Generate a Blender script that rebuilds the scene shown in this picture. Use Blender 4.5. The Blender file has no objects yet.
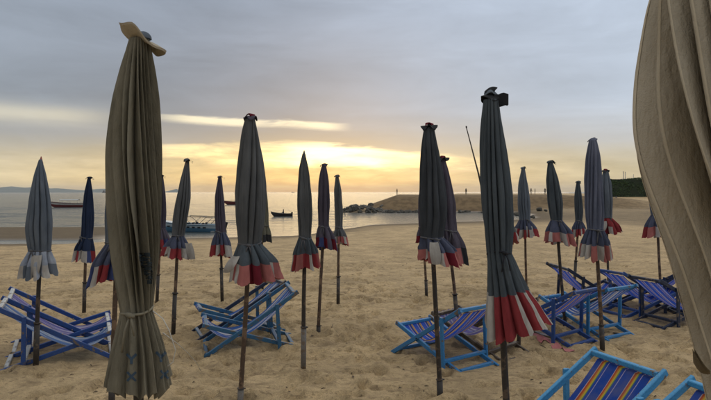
import bpy, bmesh, math, random
import numpy as np
from mathutils import Vector, Matrix

# ------------------------------------------------------------------ camera
sc = bpy.context.scene
COL = sc.collection
FPX, CX, CY, EYE = 558.0, 355.5, 200.0, 1.5          # focal length in photo pixels, centre, eye height
PITCH = math.atan(8.0 / FPX)
cam_d = bpy.data.cameras.new('camera')
cam_d.sensor_width = 36.0
cam_d.lens = 36.0 * FPX / 711.0
cam_d.clip_start = 0.05
cam_d.clip_end = 40000
cam = bpy.data.objects.new('camera', cam_d)
COL.objects.link(cam)
cam.location = (0, 0, EYE)
cam.rotation_euler = (math.pi / 2 - PITCH, 0, 0)
sc.camera = cam

# ------------------------------------------------------------------ node helper
class NB:
    """tiny expression builder for shader node trees"""
    def __init__(s, nt): s.nt = nt; s.n = nt.nodes; s.l = nt.links
    def put(s, sock, v):
        if hasattr(v, 'is_linked') or isinstance(v, bpy.types.NodeSocket): s.l.new(v, sock)
        elif isinstance(v, (tuple, list)) and sock.type == 'RGBA' and len(v) == 3: sock.default_value = (*v, 1)
        else: sock.default_value = v
    def m(s, op, a, b=0.0, c=0.0, clamp=False):
        n = s.n.new('ShaderNodeMath'); n.operation = op; n.use_clamp = clamp
        s.put(n.inputs[0], a); s.put(n.inputs[1], b); s.put(n.inputs[2], c)
        return n.outputs[0]
    def add(s, a, b): return s.m('ADD', a, b)
    def sub(s, a, b): return s.m('SUBTRACT', a, b)
    def mul(s, a, b): return s.m('MULTIPLY', a, b)
    def div(s, a, b): return s.m('DIVIDE', a, b)
    def sstep(s, v, lo, hi, a=0.0, b=1.0):
        n = s.n.new('ShaderNodeMapRange'); n.interpolation_type = 'SMOOTHSTEP'
        s.put(n.inputs['Value'], v); s.put(n.inputs['From Min'], lo); s.put(n.inputs['From Max'], hi)
        s.put(n.inputs['To Min'], a); s.put(n.inputs['To Max'], b)
        return n.outputs[0]
    def gauss(s, v, c, w):
        d = s.div(s.sub(v, c), w)
        return s.m('EXPONENT', s.mul(s.mul(d, d), -1.0))
    def xyz(s, v):
        n = s.n.new('ShaderNodeSeparateXYZ'); s.put(n.inputs[0], v); return n.outputs
    def vec(s, x, y, z):
        n = s.n.new('ShaderNodeCombineXYZ'); s.put(n.inputs[0], x); s.put(n.inputs[1], y); s.put(n.inputs[2], z); return n.outputs[0]
    def noise(s, v, scale, detail=4.0, rough=0.55, dist=0.0):
        n = s.n.new('ShaderNodeTexNoise')
        if v is not None: s.put(n.inputs['Vector'], v)
        s.put(n.inputs['Scale'], scale); s.put(n.inputs['Detail'], detail); s.put(n.inputs['Roughness'], rough); s.put(n.inputs['Distortion'], dist)
        return n.outputs[0]
    def ramp(s, v, stops, interp='LINEAR'):
        n = s.n.new('ShaderNodeValToRGB'); cr = n.color_ramp; cr.interpolation = interp
        while len(cr.elements) < len(stops): cr.elements.new(0.5)
        for el, (p, c) in zip(cr.elements, stops):
            el.position = p; el.color = (*c, 1)
        s.put(n.inputs[0], v); return n.outputs[0]
    def mix(s, f, a, b, bt='MIX'):
        n = s.n.new('ShaderNodeMix'); n.data_type = 'RGBA'; n.blend_type = bt
        s.put(n.inputs[0], f); s.put(n.inputs[6], a); s.put(n.inputs[7], b); return n.outputs[2]
    def map(s, v, scale=(1, 1, 1), loc=(0, 0, 0)):
        n = s.n.new('ShaderNodeMapping'); s.put(n.inputs[0], v); n.inputs['Scale'].default_value = scale; n.inputs['Location'].default_value = loc
        return n.outputs[0]
    def bump(s, h, strength, dist, normal=None):
        n = s.n.new('ShaderNodeBump'); s.put(n.inputs['Height'], h); s.put(n.inputs['Strength'], strength); s.put(n.inputs['Distance'], dist)
        if normal is not None: s.put(n.inputs['Normal'], normal)
        return n.outputs[0]

# ------------------------------------------------------------------ sky: sunset behind broken stratus
SUN_AZ, SUN_EL = math.radians(-1.5), math.radians(6.0)      # azimuth from +Y, clockwise
world = bpy.data.worlds.new('World'); sc.world = world; world.use_nodes = True
nb = NB(world.node_tree)
for n in list(nb.n): nb.n.remove(n)
tc = nb.n.new('ShaderNodeTexCoord')
sx, sy, sz = nb.xyz(tc.outputs['Generated'])
az = nb.m('ARCTAN2', sx, sy)
el = nb.m('ARCSINE', sz)
da = nb.sub(az, SUN_AZ)
# streak coordinates: long in azimuth, thin in elevation
st = nb.vec(nb.mul(az, 3.2), nb.mul(el, 26.0), 0.0)
n1 = nb.noise(st, 1.0, 5.0, 0.55, 0.4)
st2 = nb.vec(nb.mul(az, 9.0), nb.mul(el, 60.0), 3.7)
n2 = nb.noise(st2, 1.0, 4.0, 0.6, 0.3)
big = nb.noise(nb.map(tc.outputs['Generated'], (1.6, 1.6, 5.0), (2.3, 0.4, 0.7)), 1.0, 4.0, 0.5, 0.3)
n3 = nb.noise(nb.vec(nb.mul(az, 4.0), nb.mul(el, 15.0), 9.1), 1.0, 6.0, 0.62, 0.6); n3c = nb.sub(n3, 0.5)
n1c = nb.sub(n1, 0.5); n2c = nb.sub(n2, 0.5); bigc = nb.sub(big, 0.5)
elw = nb.add(el, nb.add(nb.mul(n1c, 0.030), nb.add(nb.mul(n2c, 0.014), nb.mul(n3c, 0.03))))
t = nb.div(elw, 1.5708)
cool = nb.ramp(t, [(0.0, (.72, .62, .40)), (0.018, (.74, .66, .45)), (0.036, (.66, .61, .49)), (0.058, (.55, .555, .56)), (0.10, (.52, .56, .61)),
                   (0.20, (.56, .61, .68)), (0.38, (.92, .97, 1.03)), (0.6, (1.26, 1.21, 1.12)), (1.0, (1.38, 1.31, 1.19))])
warm = nb.ramp(t, [(0.0, (.70, .48, .21)), (0.014, (.88, .62, .25)), (0.032, (.82, .62, .31)), (0.048, (.56, .46, .31)), (0.062, (.44, .395, .345)),
                   (0.085, (.375, .38, .41)), (0.12, (.375, .40, .455)), (0.20, (.44, .49, .57)), (0.38, (.88, .93, 1.0)), (0.6, (1.26, 1.21, 1.12)), (1.0, (1.38, 1.31, 1.19))])
wsun = nb.gauss(da, -0.10, nb.sstep(el, 0.09, 0.03, 0.34, 0.44))
base = nb.mix(wsun, cool, warm)
# heavier cloud towards the left of the sun, thinner to the right
side = nb.sstep(sx, -0.45, 0.42, 0.68, 1.06)
hi = nb.sstep(el, 0.03, 0.14)
side = nb.add(nb.mul(nb.sub(side, 1.0), hi), 1.0)
n4 = nb.noise(nb.vec(nb.mul(az, 20.0), nb.mul(el, 105.0), 1.3), 1.0, 4.0, 0.6, 0.5)
puff = nb.mul(nb.mul(nb.sub(n4, 0.5), nb.sstep(el, 0.075, 0.045)), nb.mul(nb.gauss(da, -0.05, 0.45), 0.95))
lowtex = nb.mul(nb.sstep(el, 0.10, 0.04), 0.55)
cl = nb.add(1.0, nb.add(nb.mul(bigc, 0.50), nb.add(nb.add(nb.mul(n1c, 0.22), nb.mul(n3c, 0.42)), nb.mul(n2c, lowtex))))
back = nb.sstep(sy, -0.9, 0.5, 0.74, 1.0)          # the sky away from the sunset is dimmer
fac = nb.mul(nb.mul(side, nb.add(cl, puff)), back)
base = nb.mix(1.0, base, nb.vec(fac, fac, fac), 'MULTIPLY')
# bright gap low in front of the sun: crisp upper edge, ragged lower edge
wB = nb.gauss(nb.add(da, 0.06), 0.0, 0.25)
cT = nb.add(nb.add(0.062, nb.mul(wB, 0.022)), nb.mul(da, -0.030))
cBt = nb.add(nb.sub(0.062, nb.mul(wB, 0.016)), nb.mul(da, -0.030))
elr = nb.add(el, nb.add(nb.mul(n1c, 0.022), nb.mul(n2c, 0.022)))
gap = nb.mul(nb.sstep(elr, nb.add(cT, 0.004), nb.sub(cT, 0.005)), nb.sstep(elr, nb.sub(cBt, 0.012), nb.add(cBt, 0.006)))
gap = nb.mul(nb.mul(gap, nb.sstep(wB, 0.05, 0.6)), nb.mul(nb.add(0.70, nb.mul(n2c, 1.6)), nb.sstep(n3, .36, .56, .28, 1.15)))
gap = nb.m('MAXIMUM', gap, 0.0)
base = nb.mix(1.0, base, nb.mix(nb.m('MINIMUM', gap, 1.0), (0, 0, 0), (1.15, .84, .30)), 'ADD')
wc = nb.mul(nb.gauss(da, 0.0, 0.10), gap)
base = nb.mix(1.0, base, nb.mix(nb.m('MINIMUM', wc, 1.0), (0, 0, 0), (1.0, .82, .48)), 'ADD')
# thin bright streak higher up and a soft one far left
el3 = nb.add(el, nb.add(nb.mul(n1c, 0.016), nb.mul(n2c, 0.009)))
wA = nb.mul(nb.sstep(az, -0.38, -0.27), nb.sstep(az, 0.0, -0.06))
cA = nb.add(0.1165, nb.mul(az, -0.028))
bandA = nb.mul(nb.mul(nb.sstep(el3, nb.add(cA, 0.0075), nb.add(cA, 0.003)), nb.sstep(el3, nb.sub(cA, 0.011), nb.sub(cA, 0.001))), wA)
bandA = nb.mul(bandA, nb.sub(1.0, nb.mul(nb.gauss(az, -0.135, 0.035), nb.sstep(n2, .35, .55))))
base = nb.mix(1.0, base, nb.mix(bandA, (0, 0, 0), (.75, .60, .30)), 'ADD')
wL = nb.sstep(az, -0.36, -0.5)
bandL = nb.mul(nb.mul(nb.gauss(el3, 0.122, 0.015), wL), nb.sstep(sy, -0.2, 0.5))
base = nb.mix(1.0, base, nb.mix(bandL, (0, 0, 0), (.32, .25, .11)), 'ADD')
# clear sky behind the clouds
sky = nb.n.new('ShaderNodeTexSky'); sky.sky_type = 'NISHITA'; sky.sun_disc = False
sky.sun_elevation = SUN_EL; sky.sun_rotation = SUN_AZ
clear = nb.mix(1.0, sky.outputs[0], (0.10, 0.10, 0.10), 'MULTIPLY')
base = nb.mix(1.0, base, nb.mix(nb.sstep(el, .05, .16), (1, 1, 1), nb.mix(nb.sstep(el, .35, .7), (.985, 1.04, 1.125), (1, 1, 1))), 'MULTIPLY')
final = nb.mix(0.93, clear, base)
bg = nb.n.new('ShaderNodeBackground'); bg.inputs['Strength'].default_value = 1.0
nb.put(bg.inputs['Color'], final)
wo = nb.n.new('ShaderNodeOutputWorld'); nb.l.new(bg.outputs[0], wo.inputs['Surface'])

# ------------------------------------------------------------------ sun, veiled by cloud
sun_d = bpy.data.lights.new('sun', 'SUN'); sun_d.energy = 0.55; sun_d.angle = math.radians(45); sun_d.color = (1.0, .72, .40)
sun = bpy.data.objects.new('sun', sun_d); COL.objects.link(sun)
sdir = Vector((math.sin(SUN_AZ) * math.cos(SUN_EL), math.cos(SUN_AZ) * math.cos(SUN_EL), math.sin(SUN_EL)))
sun.rotation_euler = sdir.to_track_quat('Z', 'Y').to_euler()
vs = sc.view_settings
vs.view_transform = 'Standard'; vs.look = 'None'; vs.exposure = 0.0; vs.gamma = 1.0; vs.use_curve_mapping = False
sc.cycles.max_bounces = 5; sc.cycles.diffuse_bounces = 3; sc.cycles.glossy_bounces = 2; sc.cycles.transmission_bounces = 2; sc.cycles.volume_bounces = 1
sc.cycles.use_denoising = True

# ------------------------------------------------------------------ general helpers
def unproj(px, py, Y):
    """photo pixel -> world point on the plane y = Y"""
    u = (px - CX) / FPX; v = (CY - py) / FPX
    cp, sp = math.cos(PITCH), math.sin(PITCH)
    dx, dy, dz = u, cp + v * sp, -sp + v * cp
    k = Y / dy
    return Vector((dx * k, Y, EYE + dz * k))

_rs = np.random.RandomState(7)
_perm = _rs.permutation(4096); _val = _rs.rand(4096)
def vnoise(x, y, z=0.0):
    x = np.asarray(x, float); y = np.asarray(y, float); z = np.zeros_like(x) + z
    xi, yi, zi = np.floor(x).astype(int), np.floor(y).astype(int), np.floor(z).astype(int)
    fx, fy, fz = x - xi, y - yi, z - zi
    fx, fy, fz = [q * q * (3 - 2 * q) for q in (fx, fy, fz)]
    def h(a, b, c): return _val[_perm[(_perm[(_perm[a & 4095] + b) & 4095] + c) & 4095]]
    r = 0
    for i in (0, 1):
        for j in (0, 1):
            for k in (0, 1):
                w = (fx if i else 1 - fx) * (fy if j else 1 - fy) * (fz if k else 1 - fz)
                r = r + w * h(xi + i, yi + j, zi + k)
    return r * 2 - 1
def fbm(x, y, z=0.0, o=4):
    r = 0; a = 1.0; f = 1.0
    for i in range(o):
        r = r + a * vnoise(np.asarray(x) * f + 17.3 * i, np.asarray(y) * f + 5.1 * i, np.asarray(z) * f)
        a *= .5; f *= 2.03
    return r
def ss(v, a, b):
    q = np.clip((np.asarray(v, float) - a) / (b - a), 0, 1); return q * q * (3 - 2 * q)

def mesh_obj(name, verts, faces, mat=None, parent=None, smooth=True, uv=None):
    me = bpy.data.meshes.new(name)
    me.from_pydata([tuple(v) for v in verts], [], [tuple(f) for f in faces])
    me.update()
    if smooth: me.polygons.foreach_set('use_smooth', [True] * len(me.polygons))
    if uv is not None:
        ul = me.uv_layers.new(name='UVMap')
        idx = np.empty(len(me.loops), dtype=np.int32); me.loops.foreach_get('vertex_index', idx)
        ul.data.foreach_set('uv', np.asarray(uv, dtype=np.float32)[idx].ravel())
    o = bpy.data.objects.new(name, me)
    COL.objects.link(o)
    if mat: me.materials.append(mat)
    if parent: o.parent = parent
    return o
def empty(name, loc, rz=0.0):
    o = bpy.data.objects.new(name, None); COL.objects.link(o); o.location = loc; o.rotation_euler = (0, 0, rz)
    o.empty_display_size = 0.1
    return o
def tag(o, label=None, cat=None, group=None, kind=None):
    if label: o['label'] = label
    if cat: o['category'] = cat
    if group: o['group'] = group
    if kind: o['kind'] = kind
    return o

class MB:
    """collects simple solids for ONE part"""
    def __init__(s): s.v = []; s.f = []
    def beam(s, p, q, w, h, up=(0, 0, 1), ch=0.15):
        p, q = Vector(p), Vector(q); d = (q - p).normalized(); u = Vector(up)
        side = d.cross(u)
        if side.length < 1e-4: side = d.cross(Vector((1, 0, 0)))
        side.normalize(); u = side.cross(d).normalized()
        c = ch * min(w, h)
        prof = [(-w/2 + c, -h/2), (w/2 - c, -h/2), (w/2, -h/2 + c), (w/2, h/2 - c), (w/2 - c, h/2), (-w/2 + c, h/2), (-w/2, h/2 - c), (-w/2, -h/2 + c)]
        b = len(s.v)
        for e in (p, q):
            for a, bb in prof: s.v.append(e + side * a + u * bb)
        for i in range(8): s.f.append((b + i, b + (i + 1) % 8, b + 8 + (i + 1) % 8, b + 8 + i))
        s.f.append(tuple(b + i for i in reversed(range(8)))); s.f.append(tuple(b + 8 + i for i in range(8)))
    def tube(s, pts, rad, n=8, cap=True, closed=False):
        pts = [Vector(p) for p in pts]; m = len(pts)
        if not hasattr(rad, '__len__'): rad = [rad] * m
        b = len(s.v); prev = None
        for i, p in enumerate(pts):
            a = pts[(i - 1) % m] if closed or i > 0 else p
            c = pts[(i + 1) % m] if closed or i < m - 1 else p
            d = (c - a).normalized()
            ref = prev if prev is not None else (Vector((0, 0, 1)) if abs(d.z) < .9 else Vector((1, 0, 0)))
            sd = d.cross(ref)
            if sd.length < 1e-5: sd = d.cross(Vector((0, 1, 0.1)))
            sd.normalize(); up = sd.cross(d).normalized(); prev = up
            for k in range(n):
                th = 2 * math.pi * k / n
                s.v.append(p + (sd * math.cos(th) + up * math.sin(th)) * rad[i])
        for i in range(m if closed else m - 1):
            for k in range(n):
                j = (i + 1) % m
                s.f.append((b + i*n + k, b + i*n + (k+1) % n, b + j*n + (k+1) % n, b + j*n + k))
        if cap and not closed:
            s.f.append(tuple(b + k for k in reversed(range(n)))); s.f.append(tuple(b + (m-1)*n + k for k in range(n)))
    def box(s, c, d):
        c = Vector(c); b = len(s.v)
        for x in (-1, 1):
            for y in (-1, 1):
                for z in (-1, 1): s.v.append(c + Vector((x*d[0]/2, y*d[1]/2, z*d[2]/2)))
        for q in ((0,1,3,2),(4,6,7,5),(0,4,5,1),(2,3,7,6),(0,2,6,4),(1,5,7,3)): s.f.append(tuple(b + i for i in q))
    def grid(s, P):
        """P: rows of points -> quads"""
        b = len(s.v); nr, nc = len(P), len(P[0])
        for r in P:
            for p in r: s.v.append(Vector(p))
        for i in range(nr - 1):
            for j in range(nc - 1): s.f.append((b+i*nc+j, b+i*nc+j+1, b+(i+1)*nc+j+1, b+(i+1)*nc+j))
    def build(s, name, mat, parent=None, smooth=False): return mesh_obj(name, s.v, s.f, mat, parent, smooth)

# ------------------------------------------------------------------ materials
def new_mat(name):
    m = bpy.data.materials.new(name); m.use_nodes = True
    b = NB(m.node_tree); bs = b.n['Principled BSDF']
    return m, b, bs
def obj_coord(b):
    return b.n.new('ShaderNodeTexCoord').outputs['Object']
def cloth_mat(name, col, col2=None, rough=.92, mott=.35, trans=0.14, bk=.45):
    m, b, bs = new_mat(name)
    col2 = col2 or tuple(c * .62 for c in col)
    oc = obj_coord(b)
    a = b.noise(b.map(oc, (1, 1, .45)), 7.0, 5.0, .6)
    st_ = b.noise(b.map(oc, (14, 14, 1.2)), 2.0, 3.0, .6)
    f = b.sstep(b.add(b.mul(a, .65), b.mul(st_, .35)), .5 - mott * .5, .5 + mott * .5)
    c = b.mix(f, col2, col)
    b.put(bs.inputs['Base Color'], c); bs.inputs['Roughness'].default_value = rough
    bs.inputs['Specular IOR Level'].default_value = .15
    w = b.noise(oc, 420.0, 2.0, .5)
    cr = b.noise(b.map(oc, (1, 1, .5)), 38.0, 4.0, .6)
    cr2 = b.noise(b.map(oc, (1, 1, .25)), 14.0, 4.0, .6, .5)
    nm = b.bump(b.add(b.add(b.mul(cr, 1.0), b.mul(cr2, 1.6)), b.mul(w, .16)), bk, .008)
    b.put(bs.inputs['Normal'], nm)
    if trans:
        tr = b.n.new('ShaderNodeBsdfTranslucent'); b.put(tr.inputs['Color'], c)
        mx = b.n.new('ShaderNodeMixShader'); mx.inputs[0].default_value = trans
        b.l.new(bs.outputs[0], mx.inputs[1]); b.l.new(tr.outputs[0], mx.inputs[2])
        b.l.new(mx.outputs[0], b.n['Material Output'].inputs['Surface'])
    return m
def paint_mat(name, col, worn=(.16, .11, .07), wear=.25, rough=.5):
    m, b, bs = new_mat(name); oc = obj_coord(b)
    n = b.noise(b.map(oc, (1, 1, 1)), 16.0, 6.0, .65)
    g = b.noise(b.map(oc, (3, 3, 3)), 30.0, 3.0, .6)
    c = b.mix(b.sstep(g, .3, .7), tuple(x * .75 for x in col), col)
    c = b.mix(b.sstep(n, .645 - wear * .35, .69 - wear * .35), c, worn)
    b.put(bs.inputs['Base Color'], c); bs.inputs['Roughness'].default_value = rough
    b.put(bs.inputs['Normal'], b.bump(b.add(n, b.mul(g, .4)), .3, .003))
    return m
def plain_mat(name, col, rough=.8, var=.3, scale=8.0, metal=0.0):
    m, b, bs = new_mat(name); oc = obj_coord(b)
    n = b.noise(oc, scale, 4.0, .6)
    c = b.mix(b.sstep(n, .3, .7), tuple(x * (1 - var) for x in col), tuple(x * (1 + var * .4) for x in col))
    b.put(bs.inputs['Base Color'], c); bs.inputs['Roughness'].default_value = rough; bs.inputs['Metallic'].default_value = metal
    b.put(bs.inputs['Normal'], b.bump(n, .3, .01))
    return m
def sling_mat(name, stops, reps):
    """woven stripes along the cloth; u runs across the width"""
    m, b, bs = new_mat(name)
    uvn = b.n.new('ShaderNodeTexCoord').outputs['UV']
    u, v, _ = b.xyz(uvn)
    fr = b.m('FRACT', b.mul(u, reps))
    c = b.ramp(fr, stops, 'CONSTANT')
    oc = obj_coord(b)
    dirt = b.noise(oc, 9.0, 5.0, .6)
    c = b.mix(b.sstep(dirt, .35, .75, 0.0, .35), c, (.20, .19, .2))
    b.put(bs.inputs['Base Color'], c); bs.inputs['Roughness'].default_value = .85; bs.inputs['Specular IOR Level'].default_value = .2
    b.put(bs.inputs['Normal'], b.bump(b.noise(oc, 300.0, 2.0), .3, .002))
    tr = b.n.new('ShaderNodeBsdfTranslucent'); b.put(tr.inputs['Color'], c)
    mx = b.n.new('ShaderNodeMixShader'); mx.inputs[0].default_value = .38
    b.l.new(bs.outputs[0], mx.inputs[1]); b.l.new(tr.outputs[0], mx.inputs[2])
    b.l.new(mx.outputs[0], b.n['Material Output'].inputs['Surface'])
    return m

M = {}
M['pole'] = paint_mat('pole_brown', (.075, .045, .028), (.16, .10, .06), .35, .6)
M['pole_dark'] = paint_mat('pole_dark', (.03, .024, .02), (.09, .06, .04), .3, .6)
M['sleeve'] = paint_mat('pole_sleeve_grey', (.15, .135, .12), (.12, .08, .05), .35, .6)
M['cord'] = plain_mat('tie_cord', (.10, .10, .11), .9)
M['cord_dark'] = plain_mat('tie_cord_dark', (.012, .014, .022), .9)
M['cord_tan'] = plain_mat('tie_cord_tan', (.20, .18, .13), .9)
M['rope'] = plain_mat('white_rope', (.55, .54, .5), .9)
M['black'] = plain_mat('black_cloth', (.008, .009, .013), .85)
M['red'] = cloth_mat('valance_red', (.29, .045, .052))
M['pink'] = cloth_mat('valance_faded_red', (.42, .15, .14))
M['white'] = cloth_mat('valance_white', (.50, .48, .45), (.27, .25, .23))
M['blue'] = cloth_mat('valance_blue', (.055, .075, .19))
M['dkred'] = cloth_mat('valance_dark_red', (.16, .018, .03))
M['navy'] = cloth_mat('cloth_navy', (.028, .042, .085))
M['bluegrey'] = cloth_mat('cloth_blue_grey', (.15, .175, .21), (.095, .115, .145))
M['slate'] = cloth_mat('cloth_slate', (.09, .108, .125), (.055, .068, .082))
M['grey'] = cloth_mat('cloth_grey', (.125, .13, .135), (.075, .08, .086))
M['darkgrey'] = cloth_mat('cloth_dark_grey', (.07, .078, .09))
M['purple'] = cloth_mat('cloth_purple_grey', (.098, .085, .112), (.06, .053, .072))
M['lav'] = cloth_mat('cloth_lavender_blue', (.155, .17, .235), (.09, .105, .155))
M['skirtblue'] = cloth_mat('skirt_blue', (.085, .095, .145), (.05, .06, .095))
M['skirtpale'] = cloth_mat('skirt_pale', (.36, .39, .44), (.20, .23, .30))
M['olive'] = cloth_mat('cloth_olive', (.15, .145, .11))
M['tan'] = cloth_mat('cloth_khaki', (.255, .232, .175), (.115, .105, .078), mott=.45, trans=.05, bk=.8)
M['tan_light'] = cloth_mat('cloth_cream_tan', (.48, .425, .335), (.32, .28, .215), mott=.5, trans=.05, bk=.8)
M['print_blue'] = cloth_mat('printed_blue', (.075, .115, .165))
M['print_dark'] = cloth_mat('printed_dark', (.05, .065, .075))
M['edge'] = cloth_mat('cloth_pale_edge', (.60, .53, .41), (.48, .41, .30))  # paler cream for the strips on the fold edges
M['stain'] = cloth_mat('stained_patch', (.16, .13, .085))

for k_, c_, w_ in (('blue_paint', (.03, .20, .46), .22), ('light_blue_paint', (.05, .29, .57), .18), ('navy_paint', (.016, .065, .25), .2), ('dark_paint', (.012, .024, .06), .25),
               ('teal_paint', (.03, .13, .26), .3), ('brown_wood', (.07, .05, .035), .3), ('white_paint', (.5, .52, .52), .25)):
    M[k_] = paint_mat(k_, c_, (.13, .10, .075), w_)
_B = (.03, .10, .58); _W = (.55, .55, .62)
M['sl_rainbow'] = sling_mat('sling_rainbow', [(0, (.02, .07, .38)), (.30, (.55, .42, .40)), (.335, (.48, .08, .03)), (.42, (.62, .25, .03)), (.48, (.60, .46, .06)), (.55, (.17, .30, .08)), (.60, (.02, .07, .38)), (.76, (.40, .36, .60)), (.80, (.02, .07, .38))], 3.2)
M['sl_orange'] = sling_mat('sling_orange_blue', [(0, _B), (.26, (.50, .47, .55)), (.31, (.55, .22, .06)), (.40, (.58, .42, .10)), (.48, (.03, .05, .30)), (.70, (.42, .40, .60)), (.78, _B)], 3.6)
M['sl_faded'] = sling_mat('sling_faded_blue', [(0, (.10, .20, .45)), (.28, (.42, .46, .55)), (.45, (.16, .30, .55)), (.62, (.48, .50, .55)), (.8, (.09, .17, .42))], 2.6)
M['sl_violet'] = sling_mat('sling_violet', [(0, (.16, .14, .42)), (.30, (.40, .40, .58)), (.48, (.12, .12, .36)), (.70, (.38, .34, .52)), (.85, (.14, .18, .42))], 2.6)
M['sl_pale'] = sling_mat('sling_pale_blue', [(0, (.04, .13, .46)), (.30, (.52, .54, .60)), (.50, (.03, .08, .34)), (.72, (.50, .50, .55)), (.86, (.05, .14, .45))], 3.0)
M['sl_blue'] = sling_mat('sling_deep_blue', [(0, _B), (.30, (.48, .48, .66)), (.42, (.05, .09, .46)), (.60, (.56, .38, .36)), (.70, _B)], 3.5)

# ------------------------------------------------------------------ beach terrain (one sheet)
SEA = -2.5
def shore_Y(X):
    return np.interp(X, [-60, -19, -15, -10, -5, -1, 2, 6, 12, 20, 27, 33], [43, 43, 47.5, 49.5, 51, 60, 68, 72, 75, 79, 85, 95])
def terrain(X, Y):
    X = np.asarray(X, float); Y = np.asarray(Y, float)
    Xs = X + 1.2 * fbm(X * .15, Y * .15, 3.1, 3)
    ys = shore_Y(Xs)
    # beach falling to the water
    q = np.clip((Y - 9) / (ys - 9), 0, None)
    zb = SEA * np.where(q < 1, q ** 1.05, 1 + np.minimum((q - 1) * 2.0, .13))
    zb = np.where(Y < 9, 0, zb)
    # right-hand beach stays above the water
    zr = np.interp(Y, [-50, 9, 45, 80, 120, 160, 182, 215, 400], [0, 0, -1.85, -2.02, -1.8, -1.35, -.2, .5, .5])
    wr = ss(X - (Y - 60) * .12, 21, 33)
    z = zb * (1 - wr) + zr * wr
    # spit on the far side of the left runnel
    spit = (1 - ss(Xs, -24, -18.5)) * ss(Y, 44.3, 47.5) * (1 - ss(Y, 60, 68))
    z = z + spit * .5
    # pool with low sand bars in front of the bank
    pool = ss(Xs, -3, 4) * (1 - wr) * ss(Y, ys, ys + 6) * (1 - ss(Y, 108, 114))
    z = z + pool * (.13 + .22 * fbm(X * .05 + 9, Y * .16, 1.7, 3))
    # levelled sand bank
    crest = .58 + .2 * ss(Y, 120, 150)
    left = np.clip((X - (-2.5 + (Y - 115) * .1)) / 10.5, 0, 1)
    bank = left * ss(Y, 110, 121.5) * (1 - ss(Y, 158, 180)) * (1 - ss(X, 50, 80))
    z = z * (1 - bank) + (crest + .06 * fbm(X * .2, Y * .2, 5.0, 3)) * bank
    z = z + 1.3 * np.exp(-((X - .2) / 3.6) ** 2 - ((Y - 111) / 3.6) ** 2)      # stony tip of the bank
    # open water behind the bank and to the left
    deep = ss(Y, 160, 190) * (1 - ss(X, 55, 80)) + ss(Y, 66, 80) * (1 - ss(X, -6, 0))
    z = z - np.clip(deep, 0, 1) * 1.6
    # gentle unevenness
    z = z + .03 * fbm(X * .45, Y * .45, .3, 3) * (1 - ss(Y, 10, 26)) + .05 * fbm(X * .22, Y * .3, 2.3, 3) * ss(Y, 14, 40) * wr
    return z
def axis(breaks):
    out = [breaks[0][0]]
    for (a, st_), (b_, st2) in zip(breaks[:-1], breaks[1:]):
        x = a
        L = b_ - a; n = max(1, int(round(L / ((st_ + st2) / 2))))
        w = np.linspace(st_, st2, n); w = w / w.sum() * L
        out.extend((a + np.cumsum(w)).tolist())
    return np.array(out)
gx = axis([(-160, 12), (-60, 2.5), (-25, .8), (-9, .09), (-4.5, .03), (5.5, .03), (9, .07), (30, .8), (70, 2.5), (260, 14)])
gy = axis([(-30, 4), (1.0, .3), (2.6, .03), (8.0, .03), (13, .10), (45, .45), (75, .8), (125, 1.0), (190, 2.0), (420, 20)])
GX, GY = np.meshgrid(gx, gy)
GZ = terrain(GX, GY)
near = (1 - ss(GY, 9, 17)) * ss(GX, -11, -8.5) * (1 - ss(GX, 9, 12))
midf = ss(GY, 7, 12) * (1 - ss(GY, 38, 55))
GZ += midf * (.035 * fbm(GX * .8, GY * 1.3, 6.1, 3) + .02 * fbm(GX * 2.6, GY * 3.4, 3.3, 2) * (1 - ss(GY, 16, 26)))
GZ += near * (.018 * fbm(GX * 1.1, GY * 1.1, 7.7, 2) + .011 * fbm(GX * 6.0, GY * 8.0, 2.2, 4))
rnd = np.random.RandomState(11)
def stamp(cx, cy, ang, la, lb, depth, rim):
    r = 2.2 * la
    i0, i1 = np.searchsorted(gy, [cy - r, cy + r]); j0, j1 = np.searchsorted(gx, [cx - r, cx + r])
    if i1 - i0 < 2 or j1 - j0 < 2: return
    X = GX[i0:i1, j0:j1] - cx; Y = GY[i0:i1, j0:j1] - cy
    c, s = math.cos(ang), math.sin(ang)
    a = (X * c + Y * s) / la; b_ = (-X * s + Y * c) / lb
    q = np.sqrt(a * a + b_ * b_)
    GZ[i0:i1, j0:j1] += -depth * (1 - ss(q, .62, 1.0)) + rim * np.exp(-((q - 1.2) / .3) ** 2)
tread = lambda x, y: float(vnoise(np.array(x * .7 + 4.2), np.array(y * .7 + 1.1), 0.5))
for i in range(4200):                                         # old, softened footprints all over
    y_ = 2.6 + 11.5 * rnd.rand() ** 1.2; x_ = (rnd.rand() * 2 - 1) * (2.0 + y_ * .85)
    s_ = .5 + .6 * rnd.rand()
    if tread(x_, y_) < rnd.rand() * .9 - .55: continue
    stamp(x_, y_, rnd.rand() * 6.28, .15 * s_, .075 * s_, (.016 + .045 * rnd.rand() ** 2), .018 * rnd.rand())
def trail(x0, y0, x1, y1, dep=.045):                             # walked lines
    L = math.hypot(x1 - x0, y1 - y0); n = int(L / .36); a = math.atan2(y1 - y0, x1 - x0)
    for k in range(n):
        f = (k + .5) / n; sd = .1 * (1 if k % 2 else -1)
        stamp(x0 + (x1 - x0) * f - math.sin(a) * sd + rnd.randn() * .03, y0 + (y1 - y0) * f + math.cos(a) * sd + rnd.randn() * .03, a + rnd.randn() * .15, .135, .055, dep, .012)
for tr_ in ((-4, 3.6, 3, 4.4), (.1, 3, .2, 13), (-2.2, 4.3, 1.2, 9.5), (1.9, 4.1, -.6, 12), (-1.3, 7, 4.5, 10.5), (3.6, 3.2, 1.6, 5.2), (1.5, 3.4, 3.8, 4.7), (-.2, 4.2, 2.2, 3.9), (-4.2, 8.2, 3.8, 7.6), (.6, 6.6, 5.5, 9.0)):
    trail(*tr_)
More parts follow.
